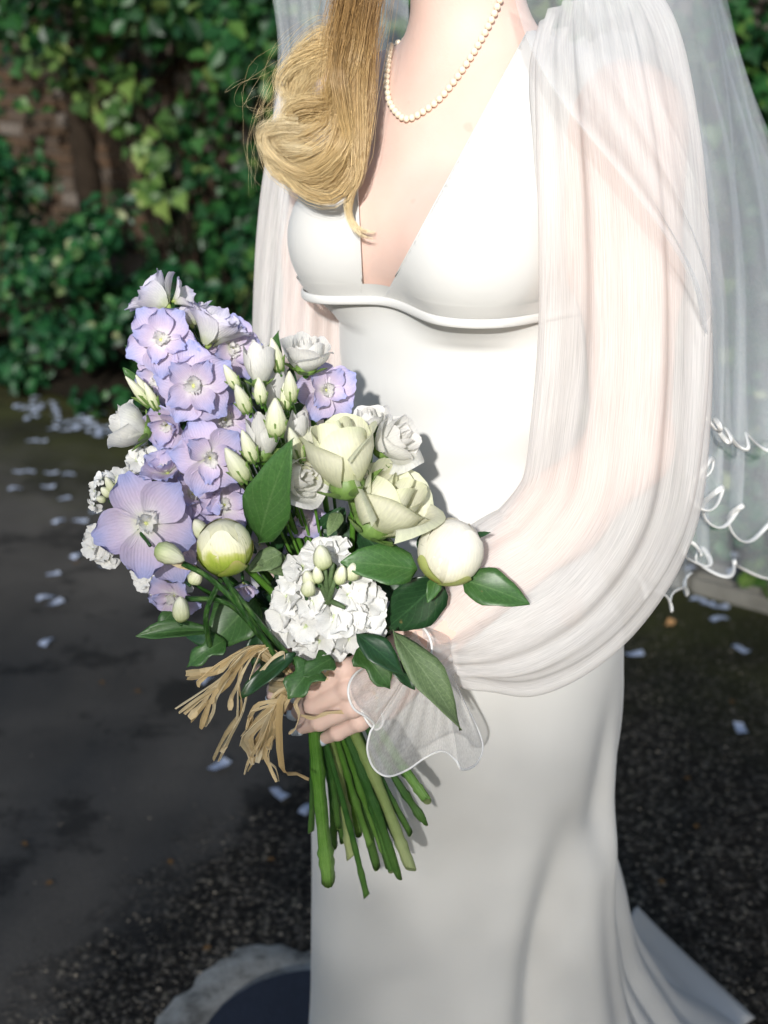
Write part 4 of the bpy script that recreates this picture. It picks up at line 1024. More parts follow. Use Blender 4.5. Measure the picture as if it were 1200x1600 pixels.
# ================================================================== THE BOUQUET
bq = thing('bouquet', 'hand tied bouquet of lavender delphiniums, cream roses and white stock bound with raffia', 'bouquet', tuple(P(530, 1095, 1.03)))
M['delph'] = leafy('lavender_petal', [(0, (.78, .80, .66)), (.2, (.74, .67, .74)), (.48, (.64, .54, .70)), (.78, (.52, .48, .71)), (1, (.38, .41, .70))], trans=.28, patches=.6, scale=2.2, rough=.65, spec=.2, bstr=.3)
M['delph_pale'] = leafy('pale_lavender_petal', [(0, (.55, .62, .34)), (.25, (.78, .79, .72)), (.7, (.76, .73, .80)), (1, (.60, .58, .76))], trans=.3, patches=.5, scale=2.2, rough=.65, spec=.2, bstr=.3)
M['white_petal'] = leafy('white_petal', [(0, (.66, .72, .46)), (.2, (.86, .86, .80)), (1, (.90, .89, .86))], bstr=.25, trans=.5, patches=.15, rough=.6, spec=.25)
M['pure_white'] = leafy('stock_petal', [(0, (.50, .62, .25)), (.14, (.82, .82, .78)), (1, (.86, .86, .84))], trans=.22, patches=.1, rough=.6, spec=.25)
M['cream_rose'] = leafy('cream_green_rose_petal', [(0, (.50, .60, .25)), (.3, (.78, .79, .56)), (.75, (.86, .85, .68)), (1, (.80, .82, .58))], bstr=.2, trans=.36, patches=.25, rough=.55, spec=.25, scale=35)
M['bud'] = leafy('bud_green_cream', [(0, (.16, .26, .07)), (.18, (.38, .48, .18)), (.45, (.70, .74, .46)), (.8, (.80, .80, .64)), (1, (.74, .76, .56))], trans=.15, patches=.3, rough=.5, scale=80)
M['peony_a'] = leafy('peony_bud_green', [(0, (.20, .30, .04)), (.42, (.36, .46, .06)), (.56, (.52, .56, .14)), (.66, (.80, .78, .50)), (1, (.84, .82, .64))], bstr=.3, trans=.1, patches=.6, rough=.5, scale=55)
M['peony_b'] = leafy('peony_bud_cream', [(0, (.62, .60, .34)), (.3, (.82, .79, .62)), (1, (.86, .83, .74))], bstr=.08, trans=.12, patches=.2, rough=.55, scale=40)
M['peony_sepal'] = leafy('peony_sepal', [(0, (.22, .045, .03)), (.25, (.40, .22, .06)), (.5, (.36, .42, .10)), (1, (.46, .50, .18))], trans=.1, patches=.5, rough=.5, scale=90)
M['peony_sepal_a'] = leafy('peony_sepal_green', [(0, (.17, .27, .035)), (.6, (.34, .45, .06)), (.85, (.50, .52, .14)), (1, (.62, .50, .22))], trans=.1, patches=.5, scale=60, bstr=.1)
M['sepal'] = leafy('green_sepal', [(0, (.10, .20, .04)), (1, (.22, .34, .09))], trans=.15, patches=.4)
M['leaf_a'] = leafy('mid_green_leaf', [(0, (.035, .10, .022)), (1, (.055, .14, .038))], trans=.14, veins=True, patches=.6, rough=.42, spec=.5, vcol=(.12, .22, .08))
M['leaf_b'] = leafy('dark_green_leaf', [(0, (.012, .045, .016)), (1, (.022, .07, .026))], trans=.10, veins=True, patches=.6, rough=.35, spec=.55, vcol=(.05, .13, .05))
M['leaf_c'] = leafy('grey_green_leaf', [(0, (.10, .16, .07)), (1, (.16, .23, .11))], trans=.15, veins=True, patches=.6, rough=.55, vcol=(.26, .34, .2))
M['stem'] = leafy('green_stem', [(0, (.045, .14, .012)), (.5, (.085, .22, .025)), (1, (.17, .32, .07))], trans=.05, patches=.9, rough=.42, spec=.45, scale=90, bstr=.6)
M['stem_dark'] = leafy('dark_green_stem', [(0, (.014, .06, .008)), (.5, (.032, .11, .018)), (1, (.08, .17, .035))], trans=.05, patches=.9, rough=.42, spec=.45, scale=90, bstr=.6)
M['stem_pale'] = leafy('pale_green_stem', [(0, (.13, .22, .05)), (.5, (.25, .33, .11)), (1, (.36, .42, .19))], trans=.05, patches=.8, rough=.5, scale=50)
M['centre'] = leafy('flower_centre', [(0, (.20, .32, .05)), (1, (.60, .62, .25))], trans=.1, patches=.5)
M['raffia'] = leafy('raffia', [(0, (.58, .42, .20)), (.5, (.76, .60, .34)), (1, (.86, .74, .50))], trans=.15, patches=.7, rough=.6, scale=45, bstr=.5)

def petal_mesh(name, L, W, material, c=.62, basew=.22, cup=.12, curl=.08, ruf=.03, rfreq=3., notch=0., seed=0, nu=9, nv=8, irr=.03):
    r = random.Random(seed); p1, p2, p3 = [r.uniform(0, 6.28) for _ in range(3)]; vs, uv = [], []
    for j in range(nv):
        t = 1 - (1 - j / (nv - 1)) ** 1.7
        tt = min(t, .999)
        wt = basew + (1 - basew) * math.sin(min(1, tt / c) * math.pi / 2) if tt < c else math.sqrt(max(0., 1 - ((tt - c) / (1 - c)) ** 2.8))
        wt = max(wt, .45 if j == nv - 1 else 0)
        for i in range(nu):
            s = (i / (nu - 1) - .5) * 2
            e = abs(s) ** 2 * .5 + t ** 3 * .8
            y = t * (1 - .14 * t * s * s) - notch * math.exp(-(s / .28) ** 2) * t ** 6 + irr * math.sin(6 * s + p3) * t ** 4
            z = cup * (s * s) * wt - cup * .3 + curl * t * t + ruf * math.sin(rfreq * 2.2 * s + p1 + 2 * t) * e + ruf * .6 * math.sin(5 * t + p2) * s
            vs.append((s * W * wt * (1 + irr * math.sin(9 * t + p2)), y * L, z * L)); uv.append((s * .5 + .5, t))
    me = bpy.data.meshes.new(name); me.from_pydata(vs, [], [(a, b, c_, d) for a, b, c_, d in grid_faces(nu, nv)])
    ul = me.uv_layers.new(name='UVMap'); li = [l.vertex_index for l in me.loops]; ul.data.foreach_set('uv', np.array([uv[k] for k in li], np.float32).ravel())
    me.polygons.foreach_set('use_smooth', [True] * len(me.polygons)); me.materials.append(material); me.update(); return me
def put(name, data, m, parent):
    o = bpy.data.objects.new(name, data); C.objects.link(o); adopt(o, parent); place(o, m); return o
def lathe_mesh(name, prof, material, k=12, lobes=0, amp=0., twist=0.):
    vs, uv = [], []
    for j, (r, z) in enumerate(prof):
        t = j / (len(prof) - 1)
        for i in range(k):
            a = 2 * math.pi * i / k; rr = r * (1 + amp * math.cos(lobes * (a + twist * t))); vs.append((rr * math.cos(a), rr * math.sin(a), z)); uv.append((i / k, t))
    me = bpy.data.meshes.new(name); me.from_pydata(vs, [], grid_faces(k, len(prof), True) + [tuple(range(k - 1, -1, -1)), tuple(range((len(prof) - 1) * k, len(prof) * k))])
    ul = me.uv_layers.new(name='UVMap'); li = [l.vertex_index for l in me.loops]; ul.data.foreach_set('uv', np.array([uv[q] for q in li], np.float32).ravel())
    me.polygons.foreach_set('use_smooth', [True] * len(me.polygons)); me.materials.append(material); me.update(); return me
def axis_of(px, py, f):
    """flower axis from tilt to the right, tilt up and share towards the viewer"""
    v = ray(px, py); v = -v / np.linalg.norm(v)
    return Vector(RGT * f[0] + UPV * f[1] + v * f[2]).normalized()
BIND = Vector(P(545, 1085, 1.028))
mb_stem = []
def stem_to(p, axis, r=.0022, material='stem_dark'):
    a = Vector(p); b = a - axis * .012 + Vector((0, .028, -.004)); mid = a * .45 + BIND * .55 + Vector((0, .025, .0))
    tgt = BIND + Vector((rng.uniform(-.012, .012), rng.uniform(-.008, .012), rng.uniform(-.01, .02)))
    v, f = tube(catmull([a - axis * .004, b, mid, tgt], 16), r, 6); mb = MB(); mb.add(v, f, np.stack([np.zeros(len(v)), np.repeat(np.linspace(0, 1, 16), 6)], 1)); return mb.build('stem', M[material], bq)

# petal meshes shared between alike flowers
PD = [petal_mesh('petal', 1, .46, M['delph'], seed=k, ruf=.055, cup=.17, curl=-.13, basew=.16, c=.58) for k in range(5)]
PDI = [petal_mesh('petal', 1, .40, M['delph'], seed=20 + k, ruf=.06, cup=.14, curl=.03, basew=.2, c=.6, irr=.035) for k in range(4)]
PDP = [petal_mesh('petal', 1, .40, M['delph_pale'], seed=40 + k, ruf=.06, cup=.22, curl=-.10, basew=.25, c=.58, irr=.05) for k in range(4)]
PBEE = [petal_mesh('petal', 1, .48, M['white_petal'], seed=60 + k, ruf=.18, cup=.1, curl=.25, basew=.35, c=.55, irr=.14, nu=6, nv=5) for k in range(3)]
PST = [petal_mesh('petal', 1, .70, M['pure_white'], seed=80 + k, ruf=.16, rfreq=2.2, cup=.10, curl=-.16, basew=.16, c=.68, notch=.06, irr=.035, nu=8, nv=7) for k in range(6)]
core_m = lathe_mesh('centre', [(.02, -.12), (.07, -.05), (.085, .03), (.05, .10), (.02, .13)], M['centre'], 8)
core_w = lathe_mesh('centre', [(.02, -.22), (.06, -.10), (.07, .0), (.04, .03), (.02, .04)], M['sepal'], 8)
def delphinium(px, py, Y, rpx, f=(0, 0, 1), rot=None, inner=4, elev=10, pale=False, n=5, bee=True, squash=1.0):
    p = P(px, py, Y); s = rpx * mpp(p); ax = axis_of(px, py, f)
    m0 = frame_mat(p, ax, UPV) @ Matrix.Rotation(R(rng.uniform(0, 72) if rot is None else rot), 4, 'Z')
    fl = put('delphinium_flower', core_m, m0 @ Matrix.Scale(s, 4), bq)
    for k in range(n):
        m = m0 @ Matrix.Rotation(R(360 / n * k + rng.uniform(-7, 7)), 4, 'Z') @ Matrix.Rotation(R(elev + rng.uniform(-7, 9)), 4, 'X') @ Matrix.Translation((0, s * .07, -.10 * s * (k % 2) + .02 * s * k)) @ Matrix.Diagonal((s * rng.uniform(.95, 1.08), s * rng.uniform(.86, 1.0), s * squash, 1))
        put('petal', rng.choice(PDP if pale else PD), m, fl)
    for k in range(inner):
        ss = s * rng.uniform(.66, .82)
        m = m0 @ Matrix.Rotation(R(360 / max(inner, 1) * k + 36 + rng.uniform(-14, 14)), 4, 'Z') @ Matrix.Rotation(R(elev + 12 + rng.uniform(-6, 10)), 4, 'X') @ Matrix.Translation((0, s * .05, s * .05)) @ Matrix.Diagonal((ss, ss, ss, 1))
        put('petal', rng.choice(PDP if pale else PDI), m, fl)
    if bee:
        for k in range(4):
            ss = s * rng.uniform(.26, .36)
            m = m0 @ Matrix.Rotation(R(90 * k + rng.uniform(-20, 20)), 4, 'Z') @ Matrix.Rotation(R(rng.uniform(25, 55)), 4, 'X') @ Matrix.Translation((0, s * .05, s * .06)) @ Matrix.Diagonal((ss, ss, ss, 1))
            put('petal', rng.choice(PBEE), m, fl)
    stem_to(p, ax, .0016); return fl
# big open one and the spire above it
delphinium(228, 818, .945, 84, (-.10, .08, 1), rot=28, inner=0, elev=6)
delphinium(258, 838, .965, 78, (.0, -.15, 1), rot=60, inner=0, elev=2, bee=False)
delphinium(303, 603, .965, 66, (-.02, .0, 1), rot=10, inner=4)
delphinium(252, 532, .975, 60, (-.12, .12, 1), rot=40, inner=4)
delphinium(327, 715, .958, 63, (.10, -.02, 1), rot=20, inner=3)
delphinium(262, 662, .985, 46, (-.35, -.45, .8), inner=3, elev=30)
delphinium(350, 655, .985, 56, (.25, -.25, 1), inner=3)
delphinium(362, 545, 1.0, 56, (.35, .1, .9), inner=3)
delphinium(250, 590, 1.0, 48, (-.5, -.2, .8), inner=3)
delphinium(508, 610, 1.02, 52, (.3, .15, .9), inner=4, rot=15)
delphinium(300, 775, .985, 56, (.1, .35, .9), inner=3, elev=25)
delphinium(262, 740, .975, 48, (-.25, .7, .6), inner=3, elev=38)
delphinium(350, 790, .985, 48, (.2, .1, 1), inner=2)
delphinium(272, 930, .975, 46, (-.35, -.55, .75), inner=2, elev=18)
delphinium(318, 800, .99, 52, (.2, .3, .9), inner=2)
delphinium(478, 815, 1.02, 36, (.1, .1, 1), inner=2, elev=30)
delphinium(380, 912, .975, 30, (.1, -.85, .5), inner=2, elev=45, bee=False)
delphinium(405, 850, 1.02, 44, (.1, 0, 1), inner=2)
# half open ones at the tip, seen from behind or the side
delphinium(262, 478, .985, 62, (-.62, .55, -.05), inner=2, elev=48, pale=True, n=5, bee=False)
delphinium(272, 470, .99, 40, (.75, .35, .2), inner=0, elev=55, pale=True, n=3, bee=False)
delphinium(326, 538, .985, 72, (.35, .80, .10), inner=3, elev=52, pale=True, n=5, bee=False)
delphinium(300, 508, 1.0, 50, (-.2, .8, .2), inner=2, elev=50, pale=True, n=4, bee=False)

# cup flowers: roses and lisianthus
def cup_flower(name, px, py, Y, f, rpx, hpx, n, material, seed, curl=.25, ruf=.03, alpha0=62, tight=.18, green=True, inner_h=1.0, elong=1.0, tip=0.):
    p = P(px, py, Y); mp_ = mpp(p); Rr, H = rpx * mp_, hpx * mp_; ax = axis_of(px, py, f)
    m0 = frame_mat(p, ax, UPV); r = random.Random(seed)
    fl = put(name, lathe_mesh('receptacle', [(.15 * Rr, -.10 * H), (.42 * Rr, -.02 * H), (.48 * Rr, .1 * H), (.3 * Rr, .3 * H), (.02 * Rr, .36 * H)], M['sepal'], 10), m0, bq)
    nu, nv = 10, 8
    for i in range(n):
        q = i / (n - 1); R_i = Rr * (tight + (1 - tight) * q ** .85); H_i = H * (inner_h - (inner_h - .92) * q + r.uniform(-.04, .04)); al = R(alpha0 + 22 * (1 - q) + r.uniform(-6, 6)); ph = i * 2.39996 + r.uniform(-.15, .15); p1, p2 = r.uniform(0, 6.28), r.uniform(0, 6.28)
        vs, uv = [], []; cu = curl * q ** 1.6 * r.uniform(.7, 1.25)
        for j in range(nv):
            t = j / (nv - 1)
            for k in range(nu):
                s = (k / (nu - 1) - .5) * 2; top = 1 - .20 * s * s * t - .05 * abs(s) ** 4 + tip * (1 - abs(s)) ** 2 * t
                pr = .20 + .80 * math.sin(min(1, t * 1.35) * math.pi / 2)
                pr *= 1 - (.30 * (1 - q) + .10) * max(0, t - .6) / .4       # close over the middle
                fl_ = cu * max(0, (t - .62) / .38) ** 2 * (1 + .4 * abs(s))
                rad = R_i * pr + Rr * fl_ + Rr * ruf * math.sin(4 * s + p1 + 3 * t) * t * t + Rr * .05 * s * (1 if i % 2 else -1)
                a = ph + s * al * (.55 + .45 * math.sin(min(1, t * 1.2) * math.pi / 2)); h = H_i * t * top - H * .55 * fl_ ** 1.3 + H * ruf * .7 * math.sin(5 * s + p2) * t ** 3
                vs.append((rad * math.cos(a), rad * math.sin(a), h * elong)); uv.append((s * .5 + .5, t))
        me = bpy.data.meshes.new('petal'); me.from_pydata(vs, [], grid_faces(nu, nv)); ul = me.uv_layers.new(name='UVMap'); li = [l.vertex_index for l in me.loops]; ul.data.foreach_set('uv', np.array([uv[x] for x in li], np.float32).ravel())
        me.polygons.foreach_set('use_smooth', [True] * len(me.polygons)); me.materials.append(M[material]); put('petal', me, m0, fl)
    if green:
        sm = petal_mesh('sepal', 1, .30, M['sepal'], seed=seed, c=.3, basew=.6, nu=5, nv=5)
        for k in range(5):
            put('sepal', sm, m0 @ Matrix.Rotation(R(72 * k + 20), 4, 'Z') @ Matrix.Translation((0, Rr * .35, -.02 * H)) @ Matrix.Rotation(R(30), 4, 'X') @ Matrix.Scale(Rr * .75, 4), fl)
    stem_to(p, ax, .0026, 'stem'); return fl
cup_flower('rose', 545, 768, .962, (-.22, .92, .34), 62, 122, 10, 'cream_rose', 3, curl=.26, ruf=.02, tight=.3)
cup_flower('rose', 576, 826, .972, (.52, .72, .46), 68, 112, 11, 'cream_rose', 7, curl=.38, ruf=.03, tight=.3)
cup_flower('lisianthus', 478, 580, 1.01, (.04, .86, .45), 38, 56, 11, 'white_petal', 11, curl=.30, ruf=.07)
cup_flower('lisianthus', 232, 676, .985, (-.85, .30, .25), 38, 62, 11, 'white_petal', 13, curl=.22, ruf=.07)
cup_flower('lisianthus', 452, 748, .972, (.55, .10, .70), 42, 58, 11, 'white_petal', 17, curl=.3, ruf=.08)
cup_flower('lisianthus', 592, 702, 1.0, (.62, .35, .50), 42, 66, 11, 'white_petal', 19, curl=.35, ruf=.09)
cup_flower('lisianthus', 578, 672, 1.01, (-.1, .8, .5), 30, 36, 9, 'white_petal', 23, curl=.35, ruf=.09)
# tulip shaped half open blooms
cup_flower('lisianthus', 406, 603, .972, (-.08, .95, .28), 26, 66, 6, 'white_petal', 29, curl=.10, ruf=.03, tight=.45, tip=.12)
cup_flower('lisianthus', 412, 715, .962, (-.06, .95, .30), 29, 70, 6, 'white_petal', 31, curl=.12, ruf=.04, tight=.45, tip=.10)
cup_flower('lisianthus', 432, 655, .99, (.02, .95, .25), 24, 78, 5, 'white_petal', 33, curl=.10, ruf=.03, tight=.45, tip=.12)
cup_flower('lisianthus', 460, 700, .985, (.1, .9, .35), 24, 55, 5, 'white_petal', 35, curl=.10, ruf=.03, tight=.45, tip=.12)
# pointed buds
bud_m = lathe_mesh('bud', [(.03, 0), (.16, .05), (.26, .16), (.30, .32), (.27, .52), (.19, .74), (.10, .90), (.03, 1.0)], M['bud'], 15, 5, .07, 1.6)
cal_m = petal_mesh('calyx', 1, .13, M['sepal'], seed=5, c=.25, basew=.7, cup=.3, curl=.0, nu=4, nv=5)
def bud(bx, by, tx, ty, Y, wpx=None, dY=-.006):
    a, b = Vector(P(bx, by, Y)), Vector(P(tx, ty, Y + dY)); L = (b - a).length; ax = (b - a).normalized(); m0 = frame_mat(a, ax, (0, -1, 0))
    sx = (wpx * mpp(a)) / (.60 * L) * L if wpx else L * .9
    o = put('bud', bud_m, m0 @ Matrix.Diagonal((sx, sx, L, 1)), bq)
    for k in range(5):
        put('calyx', cal_m, m0 @ Matrix.Rotation(R(72 * k), 4, 'Z') @ Matrix.Translation((0, sx * .17, 0)) @ Matrix.Rotation(R(76), 4, 'X') @ Matrix.Scale(L * .52, 4), o)
    stem_to(a, ax, .0013, 'stem'); return o
for a in ((372, 607, 350, 570, .962, 20), (388, 645, 368, 600, .958, 24), (409, 630, 404, 590, .955, 22), (437, 580, 424, 528, .985, 22), (455, 628, 452, 580, .968, 24), (432, 682, 430, 622, .952, 34), (398, 722, 378, 672, .952, 24), (386, 752, 352, 700, .948, 32),
          (447, 640, 444, 598, .97, 18), (236, 634, 196, 588, .98, 17), (240, 630, 212, 586, .985, 17), (246, 640, 226, 598, .978, 16), (212, 657, 192, 645, .98, 20), (470, 720, 452, 668, .96, 24)):
    bud(*a)
# small round buds on thin stalks
rb_m = lathe_mesh('bud', [(.05, 0), (.30, .06), (.46, .25), (.46, .50), (.34, .75), (.18, .92), (.04, 1.0)], M['bud'], 12, 4, .09, 1.2)
def round_bud(bx, by, tx, ty, Y, wpx):
    a, b = Vector(P(bx, by, Y)), Vector(P(tx, ty, Y - .004)); L = (b - a).length; ax = (b - a).normalized(); sx = wpx * mpp(a) / .92
    o = put('bud', rb_m, frame_mat(a, ax, (0, -1, 0)) @ Matrix.Diagonal((sx, sx, L, 1)), bq); stem_to(a, ax, .0014, 'stem_dark'); return o
round_bud(242, 856, 288, 876, .928, 32); round_bud(283, 970, 282, 932, .945, 28); round_bud(322, 842, 304, 812, .955, 26); round_bud(300, 910, 312, 892, .96, 24)

# peony buds
def peony(px, py, Y, rpx, f, material, sep, seed, sep_mat, nsep=5, sep_len=1.25):
    p = P(px, py, Y); s = rpx * mpp(p); ax = axis_of(px, py, f); m0 = frame_mat(p, ax, UPV); r = random.Random(seed)
    ball = put('peony_bud', lathe_mesh('bud_core', [(.2 * s, -.93 * s)] + [(s * .93 * math.cos(R(e)), s * .97 * math.sin(R(e))) for e in range(-65, 90, 12)] + [(.02 * s, .975 * s)], M[material], 24, 3, .015, .6), m0, bq)
    nu, nv = 9, 8
    def shell(al, e0, e1, ph, off, mm, name):
        vs, uv = [], []
        for j in range(nv):
            t = j / (nv - 1)
            for k in range(nu):
                q = (k / (nu - 1) - .5) * 2; e = R(e0 + (e1 - e0) * (t * (1 - .16 * q * q))); wv = al * (.55 + .45 * math.sin(min(1, t * 1.6) * 1.57)) * (1 - .55 * max(0, t - .7) / .3)
                rr = s * (off + .012 * t + .012 * math.sin(3 * q + ph)); cz = math.cos(e) if e > -1.2 else math.cos(e)
                a = ph + q * R(wv) / max(.35, cz); vs.append((rr * cz * math.cos(a), rr * cz * math.sin(a), rr * math.sin(e) * 1.03)); uv.append((q * .5 + .5, t))
        me = bpy.data.meshes.new(name); me.from_pydata(vs, [], grid_faces(nu, nv)); ul = me.uv_layers.new(name='UVMap'); li = [l.vertex_index for l in me.loops]; ul.data.foreach_set('uv', np.array([uv[x] for x in li], np.float32).ravel())
        me.polygons.foreach_set('use_smooth', [True] * len(me.polygons)); me.materials.append(M[mm]); put(name, me, m0, ball)
    for k in range(5): shell(50, -62, 66 + r.uniform(-10, 10), k * 1.2566 + r.uniform(-.2, .2), .955 + .012 * (k % 3), material, 'petal')
    for k in range(nsep): shell(34, -80, sep + r.uniform(-16, 14), k * 6.283 / nsep + r.uniform(-.3, .3) + .4, 1.0 + .012 * (k % 2), sep_mat, 'sepal')
    stem_to(p, ax, .003, 'stem'); return ball
peony(351, 855, .935, 45, (-.12, .88, .42), 'peony_a', -8, 3, 'peony_sepal_a', 4)
peony(704, 862, .962, 53, (.22, .84, .42), 'peony_b', -6, 9, 'peony_sepal', 4)

# white stock: a dome of four petalled florets round green buds
def floret(px, py, Y, rpx, f, petals=5, rot=None):
    p = P(px, py, Y); s = rpx * mpp(p); ax = axis_of(px, py, f); m0 = frame_mat(p, ax, UPV) @ Matrix.Rotation(R(rng.uniform(0, 90) if rot is None else rot), 4, 'Z')
    fl = put('stock_floret', core_w, m0 @ Matrix.Scale(s, 4), bq)
    for k in range(petals):
        ss = s * rng.uniform(.9, 1.1)
        put('petal', rng.choice(PST), m0 @ Matrix.Rotation(R(360 / petals * k + rng.uniform(-12, 12)), 4, 'Z') @ Matrix.Rotation(R((8, 30, 14, 44, 20)[k % 5] + rng.uniform(-8, 8)), 4, 'X') @ Matrix.Translation((0, s * .04, s * .03 * k)) @ Matrix.Diagonal((ss, ss, ss, 1)), fl)
    return fl
sx0, sy0 = 507, 945
for px, py in ((458, 905), (452, 935), (462, 962), (452, 985), (480, 978), (500, 1000), (520, 1012), (545, 995), (520, 965), (545, 965), (570, 972), (578, 940), (560, 922), (572, 955), (545, 930), (500, 868), (525, 862), (475, 888), (485, 1010), (575, 985), (470, 945), (555, 900), (442, 960), (500, 1022), (488, 940)):
    dx, dy = (px - sx0) / 90, (py - sy0) / 90; rr = math.hypot(dx, dy)
    floret(px, py, .948 + .030 * rr * rr + rng.uniform(-.004, .004), rng.uniform(26, 32), (dx * .8, -dy * .8, .9))
for a in ((506, 888, 500, 852, .935, 30), (486, 915, 478, 892, .938, 22), (529, 912, 536, 884, .935, 20), (498, 910, 494, 885, .932, 18), (548, 905, 552, 880, .945, 26), (480, 930, 484, 905, .936, 24)): round_bud(*a)
for bx, by, tx, ty in ((512, 945, 508, 890), (512, 942, 524, 905), (515, 940, 496, 905), (514, 938, 540, 950), (512, 935, 520, 880)):
    v, f = tube(catmull([P(bx, by, .948), P((bx + tx) / 2, (by + ty) / 2, .938), P(tx, ty, .936)], 8), np.linspace(.003, .0018, 8), 6); mb = MB(); mb.add(v, f); mb.build('stalk', M['leaf_c'], bq)
# the smaller sprigs of white stock on the far side
for px, py, r_ in ((150, 768, 16), (160, 748, 15), (182, 748, 17), (205, 742, 16), (148, 788, 14)): floret(px, py, .985, r_, ((px - 175) / 40, (765 - py) / 40, .6))
for a in ((178, 770, 165, 745, .975, 14), (172, 775, 158, 762, .975, 14), (188, 768, 184, 742, .975, 15), (165, 782, 150, 778, .98, 12)): round_bud(*a)
for px, py, r_ in ((150, 838, 20), (145, 855, 20), (160, 865, 18), (172, 872, 18), (228, 905, 22), (240, 912, 18), (222, 892, 18), (292, 905, 20)): floret(px, py, .985, r_, (-.4, -.1, .8))
for a in ((215, 720), (300, 735), (235, 715)): floret(a[0], a[1], .99, 20, (-.2, .3, .9))

# leaves
def leaf(bx, by, bY, tx, ty, tY, wpx, material, n=(0, 0, 1), bend=.06, shape='ovate', fold=.16, wav=.035, seed=0, name='leaf'):
    a, b = np.array(P(bx, by, bY)), np.array(P(tx, ty, tY)); L = np.linalg.norm(b - a); y = (b - a) / L; z = np.array(axis_of(bx, by, n)); z = z - y * z.dot(y); z /= np.linalg.norm(z); x = np.cross(y, z)
    W = wpx * .5 * mpp(a); nu, nv = 7, 11; vs, uv = [], []; r = random.Random(seed + int(bx * 7 + ty)); p1 = r.uniform(0, 6.28)
    for j in range(nv):
        t = j / (nv - 1)
        if shape == 'ovate': w_ = max(.015, math.sin(math.pi * t ** .78) ** .75 * (1 - .25 * t))
        elif shape == 'lance': w_ = max(.015, math.sin(math.pi * t ** .85) ** .9)
        else: w_ = max(.02, (.95 - .55 * t) * (1 + .28 * math.sin(t * 11)) * min(1, t * 6 + .2) * min(1, (1 - t) * 5 + .05))
        w_ *= 1 + .05 * math.sin(17 * t + p1)
        for i in range(nu):
            s = (i / (nu - 1) - .5) * 2
            q = a + y * (t * L) + x * (s * w_ * W) + z * (L * (bend * math.sin(math.pi * t) + wav * math.sin(7 * t + p1 + 2 * s) * abs(s)) + fold * abs(s) * w_ * W * 1.2)
            vs.append(q); uv.append((s * .5 + .5, t))
    o = mesh_obj(name, vs, grid_faces(nu, nv), M[material], bq, True, uv); md = o.modifiers.new('t', 'SOLIDIFY'); md.thickness = .0006; return o
leaf(404, 846, .955, 457, 686, .925, 84, 'leaf_a', (-.25, .1, 1), .05)
leaf(652, 890, .950, 532, 878, .942, 78, 'leaf_a', (.1, .35, .9), .05)
leaf(722, 905, .972, 828, 944, .955, 66, 'leaf_a', (.1, .25, .9), .06)
leaf(690, 905, .985, 600, 985, .99, 92, 'leaf_b', (.1, -.35, .9), .03)
leaf(682, 902, .958, 668, 942, .945, 26, 'leaf_a', (.3, .1, .9))
leaf(612, 984, .955, 721, 1141, .925, 54, 'leaf_c', (.35, .3, .85), .05, 'lance')
leaf(556, 990, .950, 632, 1056, .935, 44, 'leaf_b', (.1, .45, .85), .05, 'lance')
leaf(560, 1012, .955, 610, 1076, .945, 52, 'leaf_a', (.2, .2, .9), .04, 'ivy')
leaf(610, 1030, .96, 648, 1078, .95, 26, 'leaf_b', (.2, .2, .9), .04, 'lance')
leaf(492, 1040, .945, 450, 1092, .925, 62, 'leaf_a', (-.1, .25, .9), .10, 'ivy', fold=.3)
leaf(520, 1028, .95, 470, 1058, .935, 44, 'leaf_a', (.1, .5, .8), .05, 'ivy')
leaf(462, 1020, .955, 374, 1092, .94, 32, 'leaf_b', (-.2, .4, .9), .07, 'lance')
leaf(330, 985, .965, 212, 994, .955, 34, 'leaf_a', (-.1, .5, .85), .05, 'lance', fold=.5)
leaf(352, 1000, .965, 292, 1042, .955, 44, 'leaf_a', (-.1, .4, .85), .10, 'ivy')
leaf(400, 935, .985, 330, 1010, .97, 96, 'leaf_a', (-.2, .25, .9), .04)
leaf(415, 950, .985, 395, 1045, .965, 52, 'leaf_b', (.1, .1, .9), .05, 'ivy')
leaf(440, 865, .965, 388, 892, .955, 44, 'leaf_c', (.0, .45, .85), .05)
leaf(455, 885, .97, 400, 880, .955, 40, 'leaf_c', (.0, .3, .9), .03)
leaf(272, 955, .975, 246, 985, .965, 28, 'leaf_a', (-.3, .2, .9), .1)
leaf(560, 830, 1.0, 640, 905, .985, 60, 'leaf_b', (.2, .2, .9), .04)
leaf(530, 800, .99, 512, 838, .97, 26, 'leaf_c', (.0, .1, .9), .05)
leaf(655, 860, .99, 690, 815, .985, 30, 'leaf_b', (.2, .2, .9), .04)
leaf(742, 838, .985, 766, 832, .975, 9, 'leaf_b', (0, .2, .9), .05, 'lance')
leaf(310, 888, .955, 268, 882, .945, 12, 'raffia', (0, .3, .9), .05, 'lance')
for k in range(44):                               # the dark heart of the bouquet
    bx, by = rng.uniform(330, 600), rng.uniform(820, 1010); a = rng.uniform(0, 6.28); L = rng.uniform(50, 95)
    leaf(bx, by, 1.005 + rng.uniform(0, .04), bx + L * math.cos(a) * .8, by + L * math.sin(a), .995 + rng.uniform(0, .04), rng.uniform(22, 46), rng.choice(('leaf_b', 'leaf_b', 'leaf_a')), (rng.uniform(-.4, .4), rng.uniform(-.2, .5), .8), rng.uniform(0, .08), rng.choice(('ovate', 'lance')))
for k in range(30):                               # leaves up among the flowers
    bx, by = rng.uniform(235, 470), rng.uniform(580, 840); a = rng.uniform(-2.6, -.5); L = rng.uniform(36, 70)
    leaf(bx, by, 1.015 + rng.uniform(0, .03), bx + L * math.cos(a), by + L * math.sin(a), 1.01 + rng.uniform(0, .03), rng.uniform(14, 30), rng.choice(('leaf_b', 'leaf_a')), (rng.uniform(-.4, .4), .2, .8), .05, 'lance')
